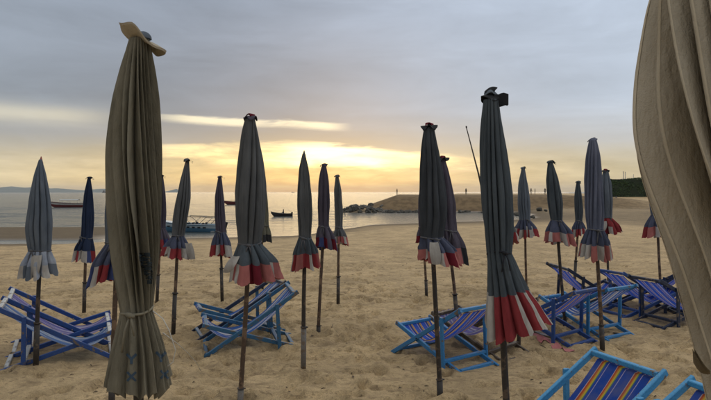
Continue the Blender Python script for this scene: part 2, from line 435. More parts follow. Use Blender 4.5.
POLE_BASES = []                                                # filled below, before the sheet is made

# ------------------------------------------------------------------ parasol table (measured rows: y, left, right)
PAR = [
 dict(k='p1', base=(34, 370), rows=[(160, 39.5, 42.5), (175, 35.5, 46.5), (200, 31, 50), (225, 28, 52), (240, 29, 51.5), (251, 30.5, 50)], hem=[(276, 22, 57)], body='bluegrey', skirt='skirtpale', val=['white', 'skirtpale', 'white', 'bluegrey'], cap='point',
      label='furled pale blue-grey parasol with white pointed tip in front of the leftmost deck chairs'),
 dict(k='p2', base=(83, 318), rows=[(178, 87.5, 90.5), (195, 83.5, 92), (220, 81, 93), (238, 80.5, 91.5)], hem=[(262, 71, 93)], body='navy', skirt='navy', val=['red', 'white', 'red', 'white', 'blue'], cap='tail',
      label='furled dark navy parasol with red and white hem, second from the left edge'),
 dict(k='p3', base=(110, 408), d=3.85, rows=[(134, 116, 121), (160, 111, 127), (190, 107.5, 131), (215, 106, 132), (244, 106, 129)], hem=[(285, 88, 126)], body='bluegrey', skirt='skirtblue', val=['red', 'white', 'blue', 'white', 'red', 'blue'], cap='tail',
      label='furled parasol with red, white and blue hem almost hidden behind the tall khaki parasol'),
 dict(k='p4', base=(139, 0), d=1.87, rows=[(40, 130, 150), (60, 123, 155), (100, 113, 160), (150, 107.5, 161.5), (200, 108, 160), (260, 112, 158), (295, 119, 154), (311, 122, 152)], hem=[(350, 113, 164), (394, 107, 171)], body='tan', skirt='tan', val=None, cap='hat', style='pleat', n=18, twist=-.95, wrap=.22,
      label='tall furled khaki parasol with upturned hat-like cap and printed blue letters, left foreground'),
 dict(k='p5', base=(156, 305), rows=[(176, 159, 163), (195, 156.5, 165.5), (215, 156, 166), (229, 157, 165)], hem=[(250, 152, 171)], body='purple', skirt='purple', val=['dkred', 'red', 'blue'], cap='tail',
      label='thin furled purple parasol just right of the tall khaki parasol'),
 dict(k='p6', base=(172, 338), rows=[(160, 185, 188.5), (175, 181, 190), (200, 175.5, 191), (220, 172.5, 188), (236, 172, 184)], hem=[(259, 161, 193)], body='grey', skirt='skirtblue', val=['red', 'white', 'red', 'white', 'white'], cap='tail', lean=.02,
      label='leaning furled grey parasol with red and white hem in front of the speedboat'),
 dict(k='p7', base=(222, 305), rows=[(177, 218.5, 221.5), (195, 215, 223.5), (215, 214, 225), (232, 215.5, 225)], hem=[(258, 209, 232)], body='purple', skirt='skirtblue', val=['red', 'white', 'red', 'white'], cap='tail',
      label='furled purple parasol with red and white hem just left of the big grey parasol'),
 dict(k='p8', base=(239, 402), d=4.0, rows=[(118, 245.5, 255), (130, 242, 257.5), (160, 237.5, 263), (190, 235, 266), (215, 235, 265), (243, 238, 261)], hem=[(284, 228, 284)], body='grey', skirt='slate', val=['pink', 'white', 'pink', 'pink', 'white', 'pink', 'dkred'], cap='ruffle', twist=.5,
      label='large furled grey parasol with faded pink hem, left of centre before the blue deck chairs'),
 dict(k='p8b', base=(262, 293), rows=[(166, 257.5, 261), (185, 255, 266), (205, 254, 268), (226, 255, 269)], hem=[(242, 252, 272)], body='olive', skirt='olive', val=['black', 'olive', 'olive', 'black'], cap='tail',
      label='olive and black furled parasol peeping out behind the large grey parasol'),
 dict(k='p9', base=(303, 374), rows=[(154, 302.5, 305.5), (170, 299, 309), (200, 297, 312), (220, 298, 312.5), (237, 299, 311)], hem=[(270, 291, 321)], body='grey', skirt='slate', val=['pink', 'red', 'white', 'red'], cap='point', sleeve=.34,
      label='furled grey parasol with plain pointed top and grey lower pole sleeve, centre'),
 dict(k='p10', base=(318, 335), rows=[(165, 322, 326), (180, 318.5, 329), (205, 317.5, 330), (226, 318.5, 329)], hem=[(250, 315, 338)], body='purple', skirt='purple', val=['dkred', 'purple', 'dkred', 'blue'], cap='tail',
      label='furled purple parasol with dark red hem, middle of the three at the centre'),
 dict(k='p11', base=(338, 307), rows=[(176, 335.5, 338.5), (190, 334, 341.5), (215, 334.5, 343), (228, 335, 342.5)], hem=[(245, 332, 349)], body='grey', skirt='grey', val=['red', 'white', 'pink'], cap='tail',
      label='small furled grey parasol, rightmost of the three at the centre'),
 dict(k='p12', base=(441, 402), d=4.0, rows=[(127, 424.5, 434), (140, 422, 437), (170, 420, 443), (200, 419, 447), (220, 420, 447), (237, 421, 443)], hem=[(264, 417, 462)], body='darkgrey', skirt='skirtblue', val=['pink', 'white', 'pink', 'white', 'pink', 'dkred', 'pink'], cap='ruffle',
      label='furled dark grey parasol with ruffled cap, its pole in front of the orange-striped chair'),
 dict(k='p13', base=(460, 337), rows=[(159, 440.5, 445), (175, 437, 450), (205, 436, 456), (230, 438, 457)], hem=[(262, 434, 469)], body='purple', skirt='purple', val=['black', 'pink', 'dkred', 'black', 'pink'], cap='ruffle',
      label='furled purple-grey parasol half hidden behind the dark grey parasol with ruffled cap'),
 dict(k='p14', base=(427, 298), rows=[(175, 422, 426), (200, 418, 428), (228, 418.5, 428)], hem=[(243, 415.5, 434)], body='purple', skirt='purple', val=['pink', 'dkred'], cap='tail',
      label='far furled parasol nearly covered by the dark grey parasol, its thin pole showing below'),
 dict(k='p15', base=(512, 0), d=2.73, rows=[(100, 483.5, 498), (120, 482, 501), (150, 481.5, 506), (190, 482, 511.5), (225, 484, 513), (253, 487.5, 511)], hem=[(290, 487, 527), (329, 484, 550)], body='slate', skirt='slate', val=['white', 'red', 'white', 'red', 'white', 'red', 'white', 'red', 'white', 'red', 'white'], valw=[38, 60, 9, 20, 9, 26, 7, 60, 40, 60, 30], valrot=math.pi, amps=.62, cap='knot', twist=.25, tiecol='cord_dark',
      label='tall furled slate parasol with crumpled black cap and broad red and white hem'),
 dict(k='p16', base=(527, 294), rows=[(168, 521.5, 524.5), (185, 519, 528), (205, 518.5, 530), (220, 520, 530)], hem=[(237, 515, 539)], body='bluegrey', skirt='skirtblue', val=['white', 'red', 'white', 'red'], cap='tail',
      label='thin furled blue-grey parasol with red and white hem right of the slate parasol'),
 dict(k='p16b', base=(507, 297), rows=[(185, 505, 509), (205, 501, 511), (222, 502, 511.5)], hem=[(243, 497, 519)], body='grey', skirt='grey', val=['white', 'pink', 'red'], cap='tail',
      label='furled parasol hidden behind the slate parasol with only its red hem showing'),
 dict(k='p17', base=(566, 329), rows=[(162, 548, 552.5), (180, 546, 558), (205, 548, 563), (220, 551, 562)], hem=[(245, 544.5, 576)], body='slate', skirt='skirtblue', val=['pink', 'pink', 'white', 'pink', 'white', 'pink'], cap='tail',
      label='leaning furled slate-blue parasol with pink and white hem above the right deck chairs'),
 dict(k='p18', base=(574, 292), rows=[(182, 576.5, 579.5), (195, 574.5, 582), (210, 574.5, 583), (221, 575.5, 582)], hem=[(236, 570.5, 587)], body='slate', skirt='skirtblue', val=['red', 'white', 'red', 'white'], cap='tail',
      label='shortest-looking far furled parasol between the slate-blue and the lavender ones'),
 dict(k='p19', base=(604, 355), rows=[(140, 589, 596), (155, 586, 600), (180, 584.5, 602), (210, 585.5, 604), (229, 588, 603)], hem=[(259, 579.5, 612)], body='lav', skirt='skirtblue', val=['white', 'pink', 'white', 'white', 'pink', 'white', 'pink'], cap='tail', tailcol='lav', twist=.5, n=13,
      label='furled lavender-blue parasol with pale ribbon on top, right of the centre'),
 dict(k='p20', base=(609, 290), rows=[(171, 603, 608), (185, 600.5, 611), (205, 600, 612), (218, 602, 611.5)], hem=[(234, 600, 621)], body='bluegrey', skirt='red', val=['red', 'dkred', 'white', 'red'], cap='ruffle',
      label='furled blue-grey parasol with mostly red hem beside the green hedge'),
 dict(k='p21', base=(662, 303), rows=[(172, 651, 655), (190, 649, 660), (205, 650, 662), (215, 652, 662)], hem=[(238, 644, 669)], body='bluegrey', skirt='skirtblue', val=['red', 'pink', 'white', 'red', 'dkred'], cap='tail',
      label='furled blue parasol with red hem partly covered by the cream parasol at the right edge'),
 dict(k='p22', base=(745, 0), d=.85, rows=[(-138, 698, 710), (-60, 668, 754), (0, 656, 789), (80, 650, 801), (130, 648, 800), (160, 651, 794), (200, 662, 790), (240, 675, 786), (280, 685, 782), (320, 693, 780), (350, 700, 779), (400, 710, 777), (450, 717, 773)], hem=[(620, 690, 800)], body='tan_light', skirt='tan_light', val=None, cap='tail', style='pleat', n=12, twist=-1.9, rot=.5, wrap=.42,
      label='huge cream tan furled parasol with deep spiral folds cut by the right edge'),
]
for P in PAR:
    if 'd' not in P:
        P['d'] = EYE * FPX / (P['base'][1] - 192.0)
    bx = unproj(P['base'][0], 200, P['d']).x
    P['bx'] = bx
    POLE_BASES.append((bx, P['d']))
for bx, by in POLE_BASES:
    stamp(bx + .02, by + .03, .3, .26, .16, -.035, 0)
    stamp(bx + .05, by - .10, .2, .10, .05, .03, .010)
verts = np.stack([GX.ravel(), GY.ravel(), GZ.ravel()], 1)
ny_, nx_ = GX.shape
ii = (np.arange(ny_ - 1)[:, None] * nx_ + np.arange(nx_ - 1)[None, :]).ravel()
quads = np.stack([ii, ii + 1, ii + nx_ + 1, ii + nx_], 1)
def big_mesh(name, verts, quads, mat):
    me = bpy.data.meshes.new(name)
    me.vertices.add(len(verts)); me.vertices.foreach_set('co', verts.astype(np.float32).ravel())
    me.loops.add(quads.size); me.loops.foreach_set('vertex_index', quads.astype(np.int32).ravel())
    me.polygons.add(len(quads)); me.polygons.foreach_set('loop_start', np.arange(0, quads.size, 4, dtype=np.int32))
    me.polygons.foreach_set('use_smooth', np.ones(len(quads), bool))
    me.update(calc_edges=True); me.validate()
    me.materials.append(mat)
    o = bpy.data.objects.new(name, me); COL.objects.link(o); return o
def ground_z(x, y):
    j = int(np.clip(np.searchsorted(gx, x) - 1, 0, len(gx) - 2)); i = int(np.clip(np.searchsorted(gy, y) - 1, 0, len(gy) - 2))
    fx = (x - gx[j]) / (gx[j + 1] - gx[j]); fy = (y - gy[i]) / (gy[i + 1] - gy[i])
    return float((GZ[i, j] * (1 - fx) + GZ[i, j + 1] * fx) * (1 - fy) + (GZ[i + 1, j] * (1 - fx) + GZ[i + 1, j + 1] * fx) * fy)

m, b, bs = new_mat('sand')
geo = b.n.new('ShaderNodeNewGeometry'); pos = geo.outputs['Position']
px_, py_, pz_ = b.xyz(pos)
s1 = b.noise(b.map(pos, (1, 1, .3)), .9, 5.0, .6)
s2 = b.noise(pos, 9.0, 5.0, .65)
s3 = b.noise(pos, 160.0, 3.0, .6)
s4 = b.noise(pos, .06, 4.0, .6)
c = b.mix(b.sstep(b.add(b.mul(s1, .6), b.mul(s2, .4)), .33, .66), (.40, .298, .172), (.74, .55, .315))
c = b.mix(b.sstep(s3, .35, .7, 0.0, .45), c, (.22, .17, .10))
c = b.mix(b.sstep(s2, .60, .72, 0.0, .6), c, (.16, .12, .072))
s5 = b.noise(b.map(pos, (1.0, 2.2, 1)), 2.6, 5.0, .7)
s6 = b.noise(b.map(pos, (1.0, 1.7, 1)), 16.0, 5.0, .7)
c = b.mix(b.sstep(s5, .50, .68, 0.0, .72), c, (.235, .17, .10))
c = b.mix(b.sstep(s6, .52, .66, 0.0, .62), c, (.18, .13, .076))
# damp and wet sand towards the water line
zz = b.add(pz_, b.mul(b.sub(s4, .5), .35))
damp = b.sstep(zz, -1.3, -2.35)
c = b.mix(b.mul(damp, .88), c, (.095, .074, .05))
# the levelled bank is of browner fill
bank = b.mul(b.mul(b.sstep(py_, 108, 114), b.sstep(px_, 75, 50)), b.sstep(py_, 190, 180))
c = b.mix(b.mul(bank, .92), c, b.mix(b.sstep(s1, .35, .65), (.105, .07, .036), (.17, .115, .06)))
b.put(bs.inputs['Base Color'], c)
wet = b.sstep(b.add(pz_, b.mul(b.sub(s4, .5), .10)), -2.30, -2.46)
b.put(bs.inputs['Roughness'], b.sub(.95, b.mul(wet, .55)))
bs.inputs['Specular IOR Level'].default_value = .25
nm = b.bump(b.add(b.add(b.mul(s2, .7), b.mul(s6, .4)), b.mul(s3, .14)), 1.0, .07)
nm2 = b.n.new('ShaderNodeMix'); nm2.data_type = 'VECTOR'
b.put(nm2.inputs[0], b.mul(wet, .8)); b.put(nm2.inputs[4], nm); b.put(nm2.inputs[5], geo.outputs['Normal'])
b.put(bs.inputs['Normal'], nm2.outputs[1])
M['sand'] = m
beach = tag(big_mesh('beach', verts, quads, M['sand']), 'trodden pale brown sand beach sloping to the sea', None, None, 'structure')

# ------------------------------------------------------------------ sea
m, b, bs = new_mat('sea_water')
geo = b.n.new('ShaderNodeNewGeometry'); pos = geo.outputs['Position']
w1 = b.noise(b.map(pos, (.55, 1.5, 1)), .55, 5.0, .62, .3)
w2 = b.noise(b.map(pos, (.6, 1.6, 1)), 3.0, 4.0, .6, .2)
bs.inputs['Base Color'].default_value = (.05, .065, .065, 1); bs.inputs['Roughness'].default_value = .16; bs.inputs['IOR'].default_value = 1.33
px_, py_, pz_ = b.xyz(pos)
calm = b.add(b.add(.05, b.mul(b.sstep(py_, 47, 52), .33)), b.mul(b.sstep(py_, 50, 75), .62))
b.put(bs.inputs['Normal'], b.bump(b.add(w1, b.mul(w2, .25)), b.mul(calm, 1.0), 1.0))
M['sea'] = m
wx = axis([(-9000, 900), (-900, 60), (-120, 3), (-60, .5), (40, .5), (120, 3), (900, 60), (9000, 900)])
wy = axis([(36, .6), (60, .3), (110, .5), (180, 2), (700, 12), (3000, 150), (14000, 900)])
WX, WY = np.meshgrid(wx, wy)
amp = ss(WY, 52, 70) * (1 - ss(WY, 180, 400)) * (1 - ss(WX, -4, 6) * (1 - ss(WY, 105, 140)))
WZ = SEA + amp * (.055 * fbm(WX * .12 + 3, WY * .55, 4.4, 3) + .03 * np.sin(WY * 1.1 + 2.5 * fbm(WX * .06, WY * .06, 8.8, 2)))
wv = np.stack([WX.ravel(), WY.ravel(), WZ.ravel()], 1); ny_, nx_ = WX.shape
ii = (np.arange(ny_ - 1)[:, None] * nx_ + np.arange(nx_ - 1)[None, :]).ravel()
sea = tag(big_mesh('sea', wv, np.stack([ii, ii + 1, ii + nx_ + 1, ii + nx_], 1), M['sea']), 'calm rippled sea reflecting the sunset', None, None, 'structure')

# ------------------------------------------------------------------ distant hills
M['hill'] = plain_mat('hill_far', (.13, .16, .15), .95, .2, .004)
def hill(name, x0, x1, Yd, prof, label, depth=500):
    n = 70; rows = []
    xs = np.linspace(x0, x1, n)
    hs = np.interp(np.linspace(0, 1, n), [p[0] for p in prof], [p[1] for p in prof])
    hs = hs * (1 + .18 * fbm(xs * .011, xs * 0 + .5, 1.1, 4))
    verts = []; faces = []
    for j, (fy, fh) in enumerate(((-1, 0), (-.6, .45), (-.25, .85), (0, 1), (.4, .8), (1, 0))):
        for i in range(n):
            verts.append((xs[i], Yd + fy * depth, SEA - 1 + fh * max(hs[i], 0) + (fh > 0) * 0))
    for j in range(5):
        for i in range(n - 1): faces.append((j*n+i, j*n+i+1, (j+1)*n+i+1, (j+1)*n+i))
    o = mesh_obj(name, verts, faces, M['hill']); tag(o, label, None, None, 'structure'); return o
hill('hill', -4600, -1830, 4600, [(0, 40), (.35, 36), (.5, 30), (.58, 40), (.66, 46), (.72, 42), (.80, 26), (.86, 22), (.92, 32), (.96, 30), (1, 6)], 'low blue-grey hills on the left horizon')
hill('island', -1700, -1490, 4900, [(0, 3), (.35, 18), (.6, 30), (.8, 22), (1, 3)], 'small rounded island on the horizon', 120)

# ------------------------------------------------------------------ parasols
def smooth1(a, n, k):
    for _ in range(k):
        c = a.copy(); c[1:-1] = (a[:-2] + 2 * a[1:-1] + a[2:]) / 4; a = c
    return a
def make_parasol(P, idx):
    rs = random.Random(100 + idx * 7); nr = np.random.RandomState(300 + idx)
    d = P['d']
    rows = P['rows'] + P['hem']; nb_ = len(P['rows'])
    if len(P['hem']) == 1:
        a_, h_ = rows[nb_ - 1], rows[-1]; f1, f2_ = .42, .70
        rows = rows[:-1] + [(a_[0] + (h_[0] - a_[0]) * f1, a_[1] + (h_[1] - a_[1]) * f2_, a_[2] + (h_[2] - a_[2]) * f2_), h_]
    z = []; cx = []; r = []
    for (y, xl, xr) in rows:
        p = unproj((xl + xr) / 2, y, d); z.append(p.z); cx.append(p.x); r.append((xr - xl) / 2 / FPX * d)
    z, cx, r = map(np.array, (z, cx, r))
    ztop, ztie, zhem = z[0], z[nb_ - 1], z[-1]
    bx = P['bx']; gz = ground_z(bx, d)
    root = empty('beach_parasol', (bx, d, gz))
    tag(root, P['label'], 'parasol', 'furled beach parasols')
    near_ = d < 3.2
    NB_, NS_ = (110, 60) if near_ else ((64, 30) if d < 5.5 else (44, 22))
    NT = 420 if near_ else (176 if d < 5.5 else 120)
    zb = np.linspace(ztop, ztie, NB_); zs = np.linspace(ztie, zhem, NS_)
    def itp(zq, v): return np.interp(-zq, -z, v)
    rb = smooth1(itp(zb, r), 0, NB_ // 4); cb = smooth1(itp(zb, cx), 0, NB_ // 3)
    rsk = smooth1(itp(zs, r), 0, NS_ // 4); csk = smooth1(itp(zs, cx), 0, NS_ // 3)
    Z = np.concatenate([zb, zs[1:]]); R = np.concatenate([rb, rsk[1:]]); C = np.concatenate([cb, csk[1:]])
    n_all = len(Z)
    s = np.concatenate([np.linspace(0, 1, NB_), 1 + np.linspace(0, 1, NS_)[1:]])      # 0 tip, 1 tie, 2 hem
    th = np.linspace(0, 2 * math.pi, NT, endpoint=False)
    n = P.get('n', rs.choice([8, 9, 10, 11]) if d < 5.5 else rs.choice([7, 8, 9]))
    pleat = P.get('style') == 'pleat'
    ph = [rs.random() * 6.28 for _ in range(6)]
    tw = P.get('twist', rs.uniform(-.35, .35))
    S, T = np.meshgrid(s, th, indexing='ij')
    body = np.clip(S, 0, 1); sk = np.clip(S - 1, 0, 1)
    phi = T + .22 * np.sin(T * 2 + ph[0]) + .13 * np.sin(T * 3 + ph[1]) + P.get('rot', 0)
    if not pleat: phi = phi + .06 * fbm(np.cos(T) * 1.5 + idx, np.sin(T) * 1.5, S * 2.0, 2)
    TW = tw * body + .10 * fbm(S * 1.7 + idx * 3.3, T * 0 + 2.0, .4, 2) * np.sin(np.pi * np.clip(S, 0, 1))
    u = n * phi + ph[2]
    lobe = np.abs(np.cos(u / 2))                        # broad pleats, sharp creases
    ridge = 1 - np.abs(np.sin(u / 2))                   # sharp ridges, wide hollows
    mixr = .5 + .5 * np.sin(T * 1.7 + ph[3])
    fold = lobe ** .8 * (1 - .45 * mixr) + ridge * .45 * mixr
    if pleat: fold = (.3 * lobe + .7 * ridge) if P['k'] == 'p4' else .35 * lobe + .65 * ridge
    fold2 = .5 + .5 * np.cos((n * 2 + 1) * phi + ph[4] + 2.0 * body)
    amp_b = np.interp(S, [0, .08, .35, .75, .93, 1.0, 1.12, 1.5, 2.0], [.10, .24, .38, .42, .32, .18, .34, .46, .46] if not pleat else ([.15, .46, .62, .62, .52, .30, .34, .36, .32] if P['k'] == 'p4' else [.15, .40, .55, .55, .48, .28, .30, .30, .25]))
    amp_b = amp_b * np.where(S > 1.05, P.get('amps', 1.0), 1.0)
    rad = 1 - amp_b * (1 - fold) - .06 * fold2 * np.interp(S, [0, .2, 1, 2], [.3, 1, .6, .6])
    # uneven hang of the cloth
    lump = .12 * np.sin(T + ph[5] + 1.5 * body) + .06 * fbm(np.cos(T) * 1.2 + 3 * idx, np.sin(T) * 1.2 + idx, S * 2.4, 3)
    rad = rad * (1 + lump * np.interp(S, [0, .25, .8, 1, 2], [.2, 1, 1, .3, .7]))
    norm = rad.max(axis=1, keepdims=True)
    rad = rad / (.35 * norm + .65)
    shear = ((.7 if P['k'] == 'p4' else .95) if pleat else .35) / n * np.sin(u + (.6 if P['k'] == 'p4' else 1.3) * pleat) * np.interp(S, [0, .2, .85, 1, 2], [.2, 1, 1, .4, .8 if not pleat else .5])
    TH = T - TW + shear
    if pleat:                                             # blades of cloth folded over one another
        w_ = np.mod(u / (2 * math.pi), 1.0); tri = 1 - np.abs(2 * w_ - 1)
        kf = np.floor(u / (2 * math.pi)).astype(int) - int(np.floor(u.min() / (2 * math.pi)))
        Lk = .74 + .26 * nr.rand(64); Wk = nr.rand(64) * 6.28; Vk = .6 + .8 * nr.rand(64)
        amp_b = np.minimum(amp_b * 1.4, .80)
        rad = (1 - amp_b) + amp_b * tri ** .9 * (Lk[kf] + .10 * np.sin(3.1 * S + Wk[kf]))
        rad = rad * (1 + .5 * lump * np.interp(S, [0, .25, .8, 1, 2], [.2, 1, 1, .3, .5]))
        wrap = P['wrap'] * (1 + .3 * np.sin(T + ph[3])) * np.interp(S, [0, .15, .7, 1, 1.2, 2], [.5, 1, 1, .6, .3, .25])
        TH = T - TW - wrap * (tri * Vk[kf] - .5) + .16 * tri * np.sin(2.3 * S + Wk[kf] * 1.7) * np.sin(np.pi * np.clip(S, 0, 1))
    RR = R[:, None] * rad
    ox = RR * np.cos(TH); xm = ox.max(1); xn = ox.min(1)
    ks = smooth1(2 * R / np.maximum(xm - xn, 1e-4), 0, n_all); sh_ = smooth1(-(xm + xn) / 2 * ks, 0, n_all)
    RR = RR * ks[:, None]
    lean = P.get('lean', 0) + rs.uniform(-.012, .012)
    X = C[:, None] + sh_[:, None] + RR * np.cos(TH)
    Y = d + RR * np.sin(TH) * .96 + (Z[:, None] - ztie) * lean
    ZZ = np.repeat(Z[:, None], NT, 1)
    # hem drops and scallops
    ZZ = ZZ + sk ** 1.5 * (zs[0] - zs[-1]) * (.13 * P.get('amps', 1.0) ** 2 * (1 - fold) + (.09 * np.sin(T + ph[1]) + .05 * np.sin(2 * T + ph[0])) * (1 if not pleat else .3) + (.02 if not pleat else .0))
    ZZ = ZZ + np.clip(sk - .8, 0, 1) * 5 * .010 * fbm(T * 7 + idx, S * 0, 3.3, 3) * (1 if not pleat else .6)      # frayed hem
    # fine wrinkles
    wr_ = (.0016 if pleat else .003) * fbm(T * 6 + idx, S * 3.5, 1.3, 3) * np.interp(S, [0, .15, 1, 2], [.3, 1, 1.3, 1])
    X += wr_ * np.cos(TH); Y += wr_ * np.sin(TH)
    off = np.array([bx, d, gz])
    G = np.stack([X, Y, ZZ], -1) - off
    # --- canopy down to the valance line
    vline = (.52 if P.get('hem') and len(P['hem']) == 1 else .50)
    if P['val'] is None: iv = n_all - 1; iseam = NB_ - 1
    else: iv = NB_ - 1 + int(round((NS_ - 1) * vline))
    def patch(name, r0, r1, c0, c1, mat, parent, wrap=False, apex=False, o=0.0):
        cols = [k % NT for k in range(c0, c1 + (0 if wrap else 1))]
        g = G[r0:r1 + 1][:, cols]
        if o:
            ctr = np.stack([C[r0:r1 + 1] - bx, np.zeros(r1 + 1 - r0), Z[r0:r1 + 1] - gz], 1)[:, None, :]
            v_ = g - ctr; v_[..., 2] = 0
            g = g + v_ / (np.linalg.norm(v_, axis=-1, keepdims=True) + 1e-6) * o
        nr_, nc_ = g.shape[:2]
        vs_ = g.reshape(-1, 3).tolist(); fs = []
        for i in range(nr_ - 1):
            for j in range(nc_ - (0 if wrap else 1)):
                k2 = (j + 1) % nc_
                fs.append((i * nc_ + j, i * nc_ + k2, (i + 1) * nc_ + k2, (i + 1) * nc_ + j))
        if apex:
            vs_.append((C[0] - bx, 0, Z[0] - gz + .012)); a = len(vs_) - 1
            for j in range(nc_): fs.append((a, (j + 1) % nc_, j))
        return mesh_obj(name, vs_, fs, mat, parent)
    canopy = patch('canopy', 0, NB_ - 1 + (0 if P['val'] is not None else n_all - NB_), 0, NT, M[P['body']], root, True, True)
    if P['val'] is not None:
        skirt = patch('skirt', NB_ - 1, iv, 0, NT, M[P['skirt']], root, True)
        vals = P['val']; reps = 1 if 'valw' in P else (2 if len(vals) > 4 else 3)
        seq = vals * reps; ws = P.get('valw') or [rs.uniform(.6, 1.5) for _ in seq]
        c0 = int(((P.get('valrot', rs.random() * 6.28) + tw) % (2 * math.pi)) / (2 * math.pi) * NT)
        edges = np.round(np.cumsum([0] + list(ws)) / sum(ws) * NT).astype(int) + c0
        for k, cn in enumerate(seq):
            if edges[k + 1] > edges[k]:
                patch('valance_panel', iv, n_all - 1, int(edges[k]), int(edges[k + 1]), M[cn], skirt)
    # --- tie
    i_t = NB_ - 1
    mb = MB(); pts = []
    for k in range(0, NT, max(1, NT // 60)):
        rr = R[i_t] * (1.0 + .02 * math.sin(3 * th[k])) * (.92 + .08 * rad[i_t, k])
        pts.append((C[i_t] - bx + rr * math.cos(th[k]), rr * math.sin(th[k]) * .96, Z[i_t] - gz + .010 * math.sin(th[k] + ph[0]) + .006 * math.sin(2 * th[k])))
    cr_ = .0045 if d < 3 else .006
    mb.tube(pts, cr_, 6, closed=True)
    kk = min(pts, key=lambda p: p[1] + .6 * abs(p[0] - (C[i_t] - bx) + R[i_t] * rs.uniform(-.6, .7)))
    kx, ky, kz = kk[0], kk[1] - .006, kk[2]
    mb.tube([(kx - .012, ky, kz + .004), (kx, ky - .008, kz), (kx + .013, ky, kz - .004)], [cr_ * 1.6, cr_ * 2.2, cr_ * 1.5], 6)
    for sgn, L in ((-1, rs.uniform(.05, .12)), (1, rs.uniform(.04, .10))):
        mb.tube([(kx, ky, kz), (kx + sgn * .012, ky - .018, kz - L * .4), (kx + sgn * .02, ky - .02, kz - L)], cr_ * .8, 5)
    tie_ = mb.build('tie_cord', M[P.get('tiecol', 'cord_tan' if pleat else 'cord')], root, True)
    # --- pole, with sleeve and collar
    ptop = Vector((C[0] - bx, 0, ztop - gz - .01)); pr = .0168
    def ax(f): return Vector((0, 0, 0)).lerp(ptop, f)
    zt = (ztie - gz) / (ztop - gz)
    mb = MB(); mid = Vector((C[NB_ - 1] - bx, 0, ztie - gz))
    # the pole stands at its foot and passes through the tie to the tip
    line = [Vector((0, 0, -.25)), Vector((0, 0, 0)), Vector((0, 0, 0)).lerp(mid, .5) + Vector((rs.uniform(-.004, .004), 0, 0)), mid, ptop]
    mb.tube(line, [pr * 1.05, pr * 1.05, pr, pr * .95, pr * .5], 12)
    pole = mb.build('pole', M['pole' if idx % 3 else 'pole_dark'], root, True)
    sl = P.get('sleeve', rs.choice([.08, .14, .24, .36, .45]))
    mb = MB(); q = mid * sl / max(mid.z, .1)
    mb.tube([Vector((0, 0, -.1)), q], pr * 1.32, 12)
    slv = mb.build('pole_sleeve', M['sleeve' if P['k'] in ('p9', 'p8') else 'pole_dark'], root, True)
    mb = MB(); mb.tube([q * .985, q * 1.02], pr * 1.6, 12); mb.tube([q + Vector((pr, 0, 0)), q + Vector((pr * 2.1, 0, 0))], .005, 6)
    mb.build('clamp', M['pole_dark'], slv, True)
    # --- cap
    top = Vector((C[0] - bx, 0, ztop - gz)); k_ = R[0]
    def disc(name, rad_, wav, zoff, mat, nlob=3, tilt=0.0, dome=.4, ph0=0., parent=root, th_=.004):
        mb = MB(); nrng, na = 8, 40; up_ = []; lo_ = []
        for i in range(nrng + 1):
            f = i / nrng; row = []; row2 = []
            for a in range(na + 1):
                t_ = 2 * math.pi * a / na
                rr = rad_ * f * (1 + .16 * math.sin(2 * t_ + ph0) * f + .08 * math.sin(5 * t_ + ph0 * 2) * f)
                zz_ = zoff + dome * rad_ * (1 - f * f) + wav * rad_ * f * f * math.sin(nlob * t_ + ph0) + tilt * rr * math.cos(t_)
                row.append(top + Vector((rr * math.cos(t_), rr * math.sin(t_), zz_))); row2.append(top + Vector((rr * math.cos(t_), rr * math.sin(t_), zz_ - th_)))
            up_.append(row); lo_.append(row2)
        mb.grid(up_); mb.grid([r_[::-1] for r_ in lo_]); mb.grid([up_[-1], lo_[-1]])
        return mb.build(name, mat, parent, True)
    cp = P['cap']
    if cp == 'hat':
        mb = MB(); up_ = []; lo_ = []
        for i in range(11):
            f = i / 10; r1 = []; r2 = []
            for a in range(49):
                t_ = 2 * math.pi * a / 48; ct, st_2 = math.cos(t_), math.sin(t_)
                rr_ = .062 * f * (1 + .30 * max(0, ct) ** 8 + .12 * max(0, -ct) ** 4 + .07 * math.sin(3 * t_ + 1) + .04 * math.sin(7 * t_))
                zz_ = .004 + .006 * f * math.sin(4 * t_ + 1.3) + (.034 * f ** 2.2 * max(0, -ct) ** 1.3 - .042 * f ** 1.5 * max(0, ct) ** 1.2 + .030 * f ** 2 * max(0, -st_2) ** .7 * (1 - .5 * max(0, ct)) - .012 * f * max(0, st_2))
                r1.append(top + Vector((rr_ * ct, rr_ * st_2, zz_))); r2.append(top + Vector((rr_ * ct * .97, rr_ * st_2 * .97, zz_ - .007)))
            up_.append(r1); lo_.append(r2)
        mb.grid(up_); mb.grid([r_[::-1] for r_ in lo_]); mb.grid([up_[-1], lo_[-1]])
        c1 = mb.build('top_cap', M['tan_light'], root, True)
        mb = MB(); mb.grid([[top + Vector((.012 + .026 * math.sin(p_) * math.cos(t_), .026 * math.sin(p_) * math.sin(t_), .004 + .024 * math.cos(p_))) for t_ in np.linspace(0, 6.2832, 25)] for p_ in np.linspace(0, 1.6, 8)])
        mb.build('cap_crown', M['bluegrey'], c1, True)
    elif cp == 'knot':
        c1 = disc('top_cap', .046, .35, .006, M['black'], 2, .1, .5, .9)
        disc('cap_lining', .032, .3, .026, M['bluegrey'], 3, -.15, .8, .3, parent=c1)
        disc('cap_fold', .026, .45, .040, M['black'], 2, .3, .9, 1.9, parent=c1)
        mb = MB()                                     # stiff square flap of black cloth sticking out sideways
        fl = []
        for i in range(7):
            fl.append([top + Vector((.010 + .011 * i, -.03 + .012 * math.sin(i * .9), .026 - .052 * j / 4 - .004 * math.sin(i * 1.3 + j) - .006 * (i / 6) * (j / 4))) for j in range(5)])
        mb.grid(fl); mb.grid([[p + Vector((0, .02, -.002)) for p in r_[::-1]] for r_ in fl])
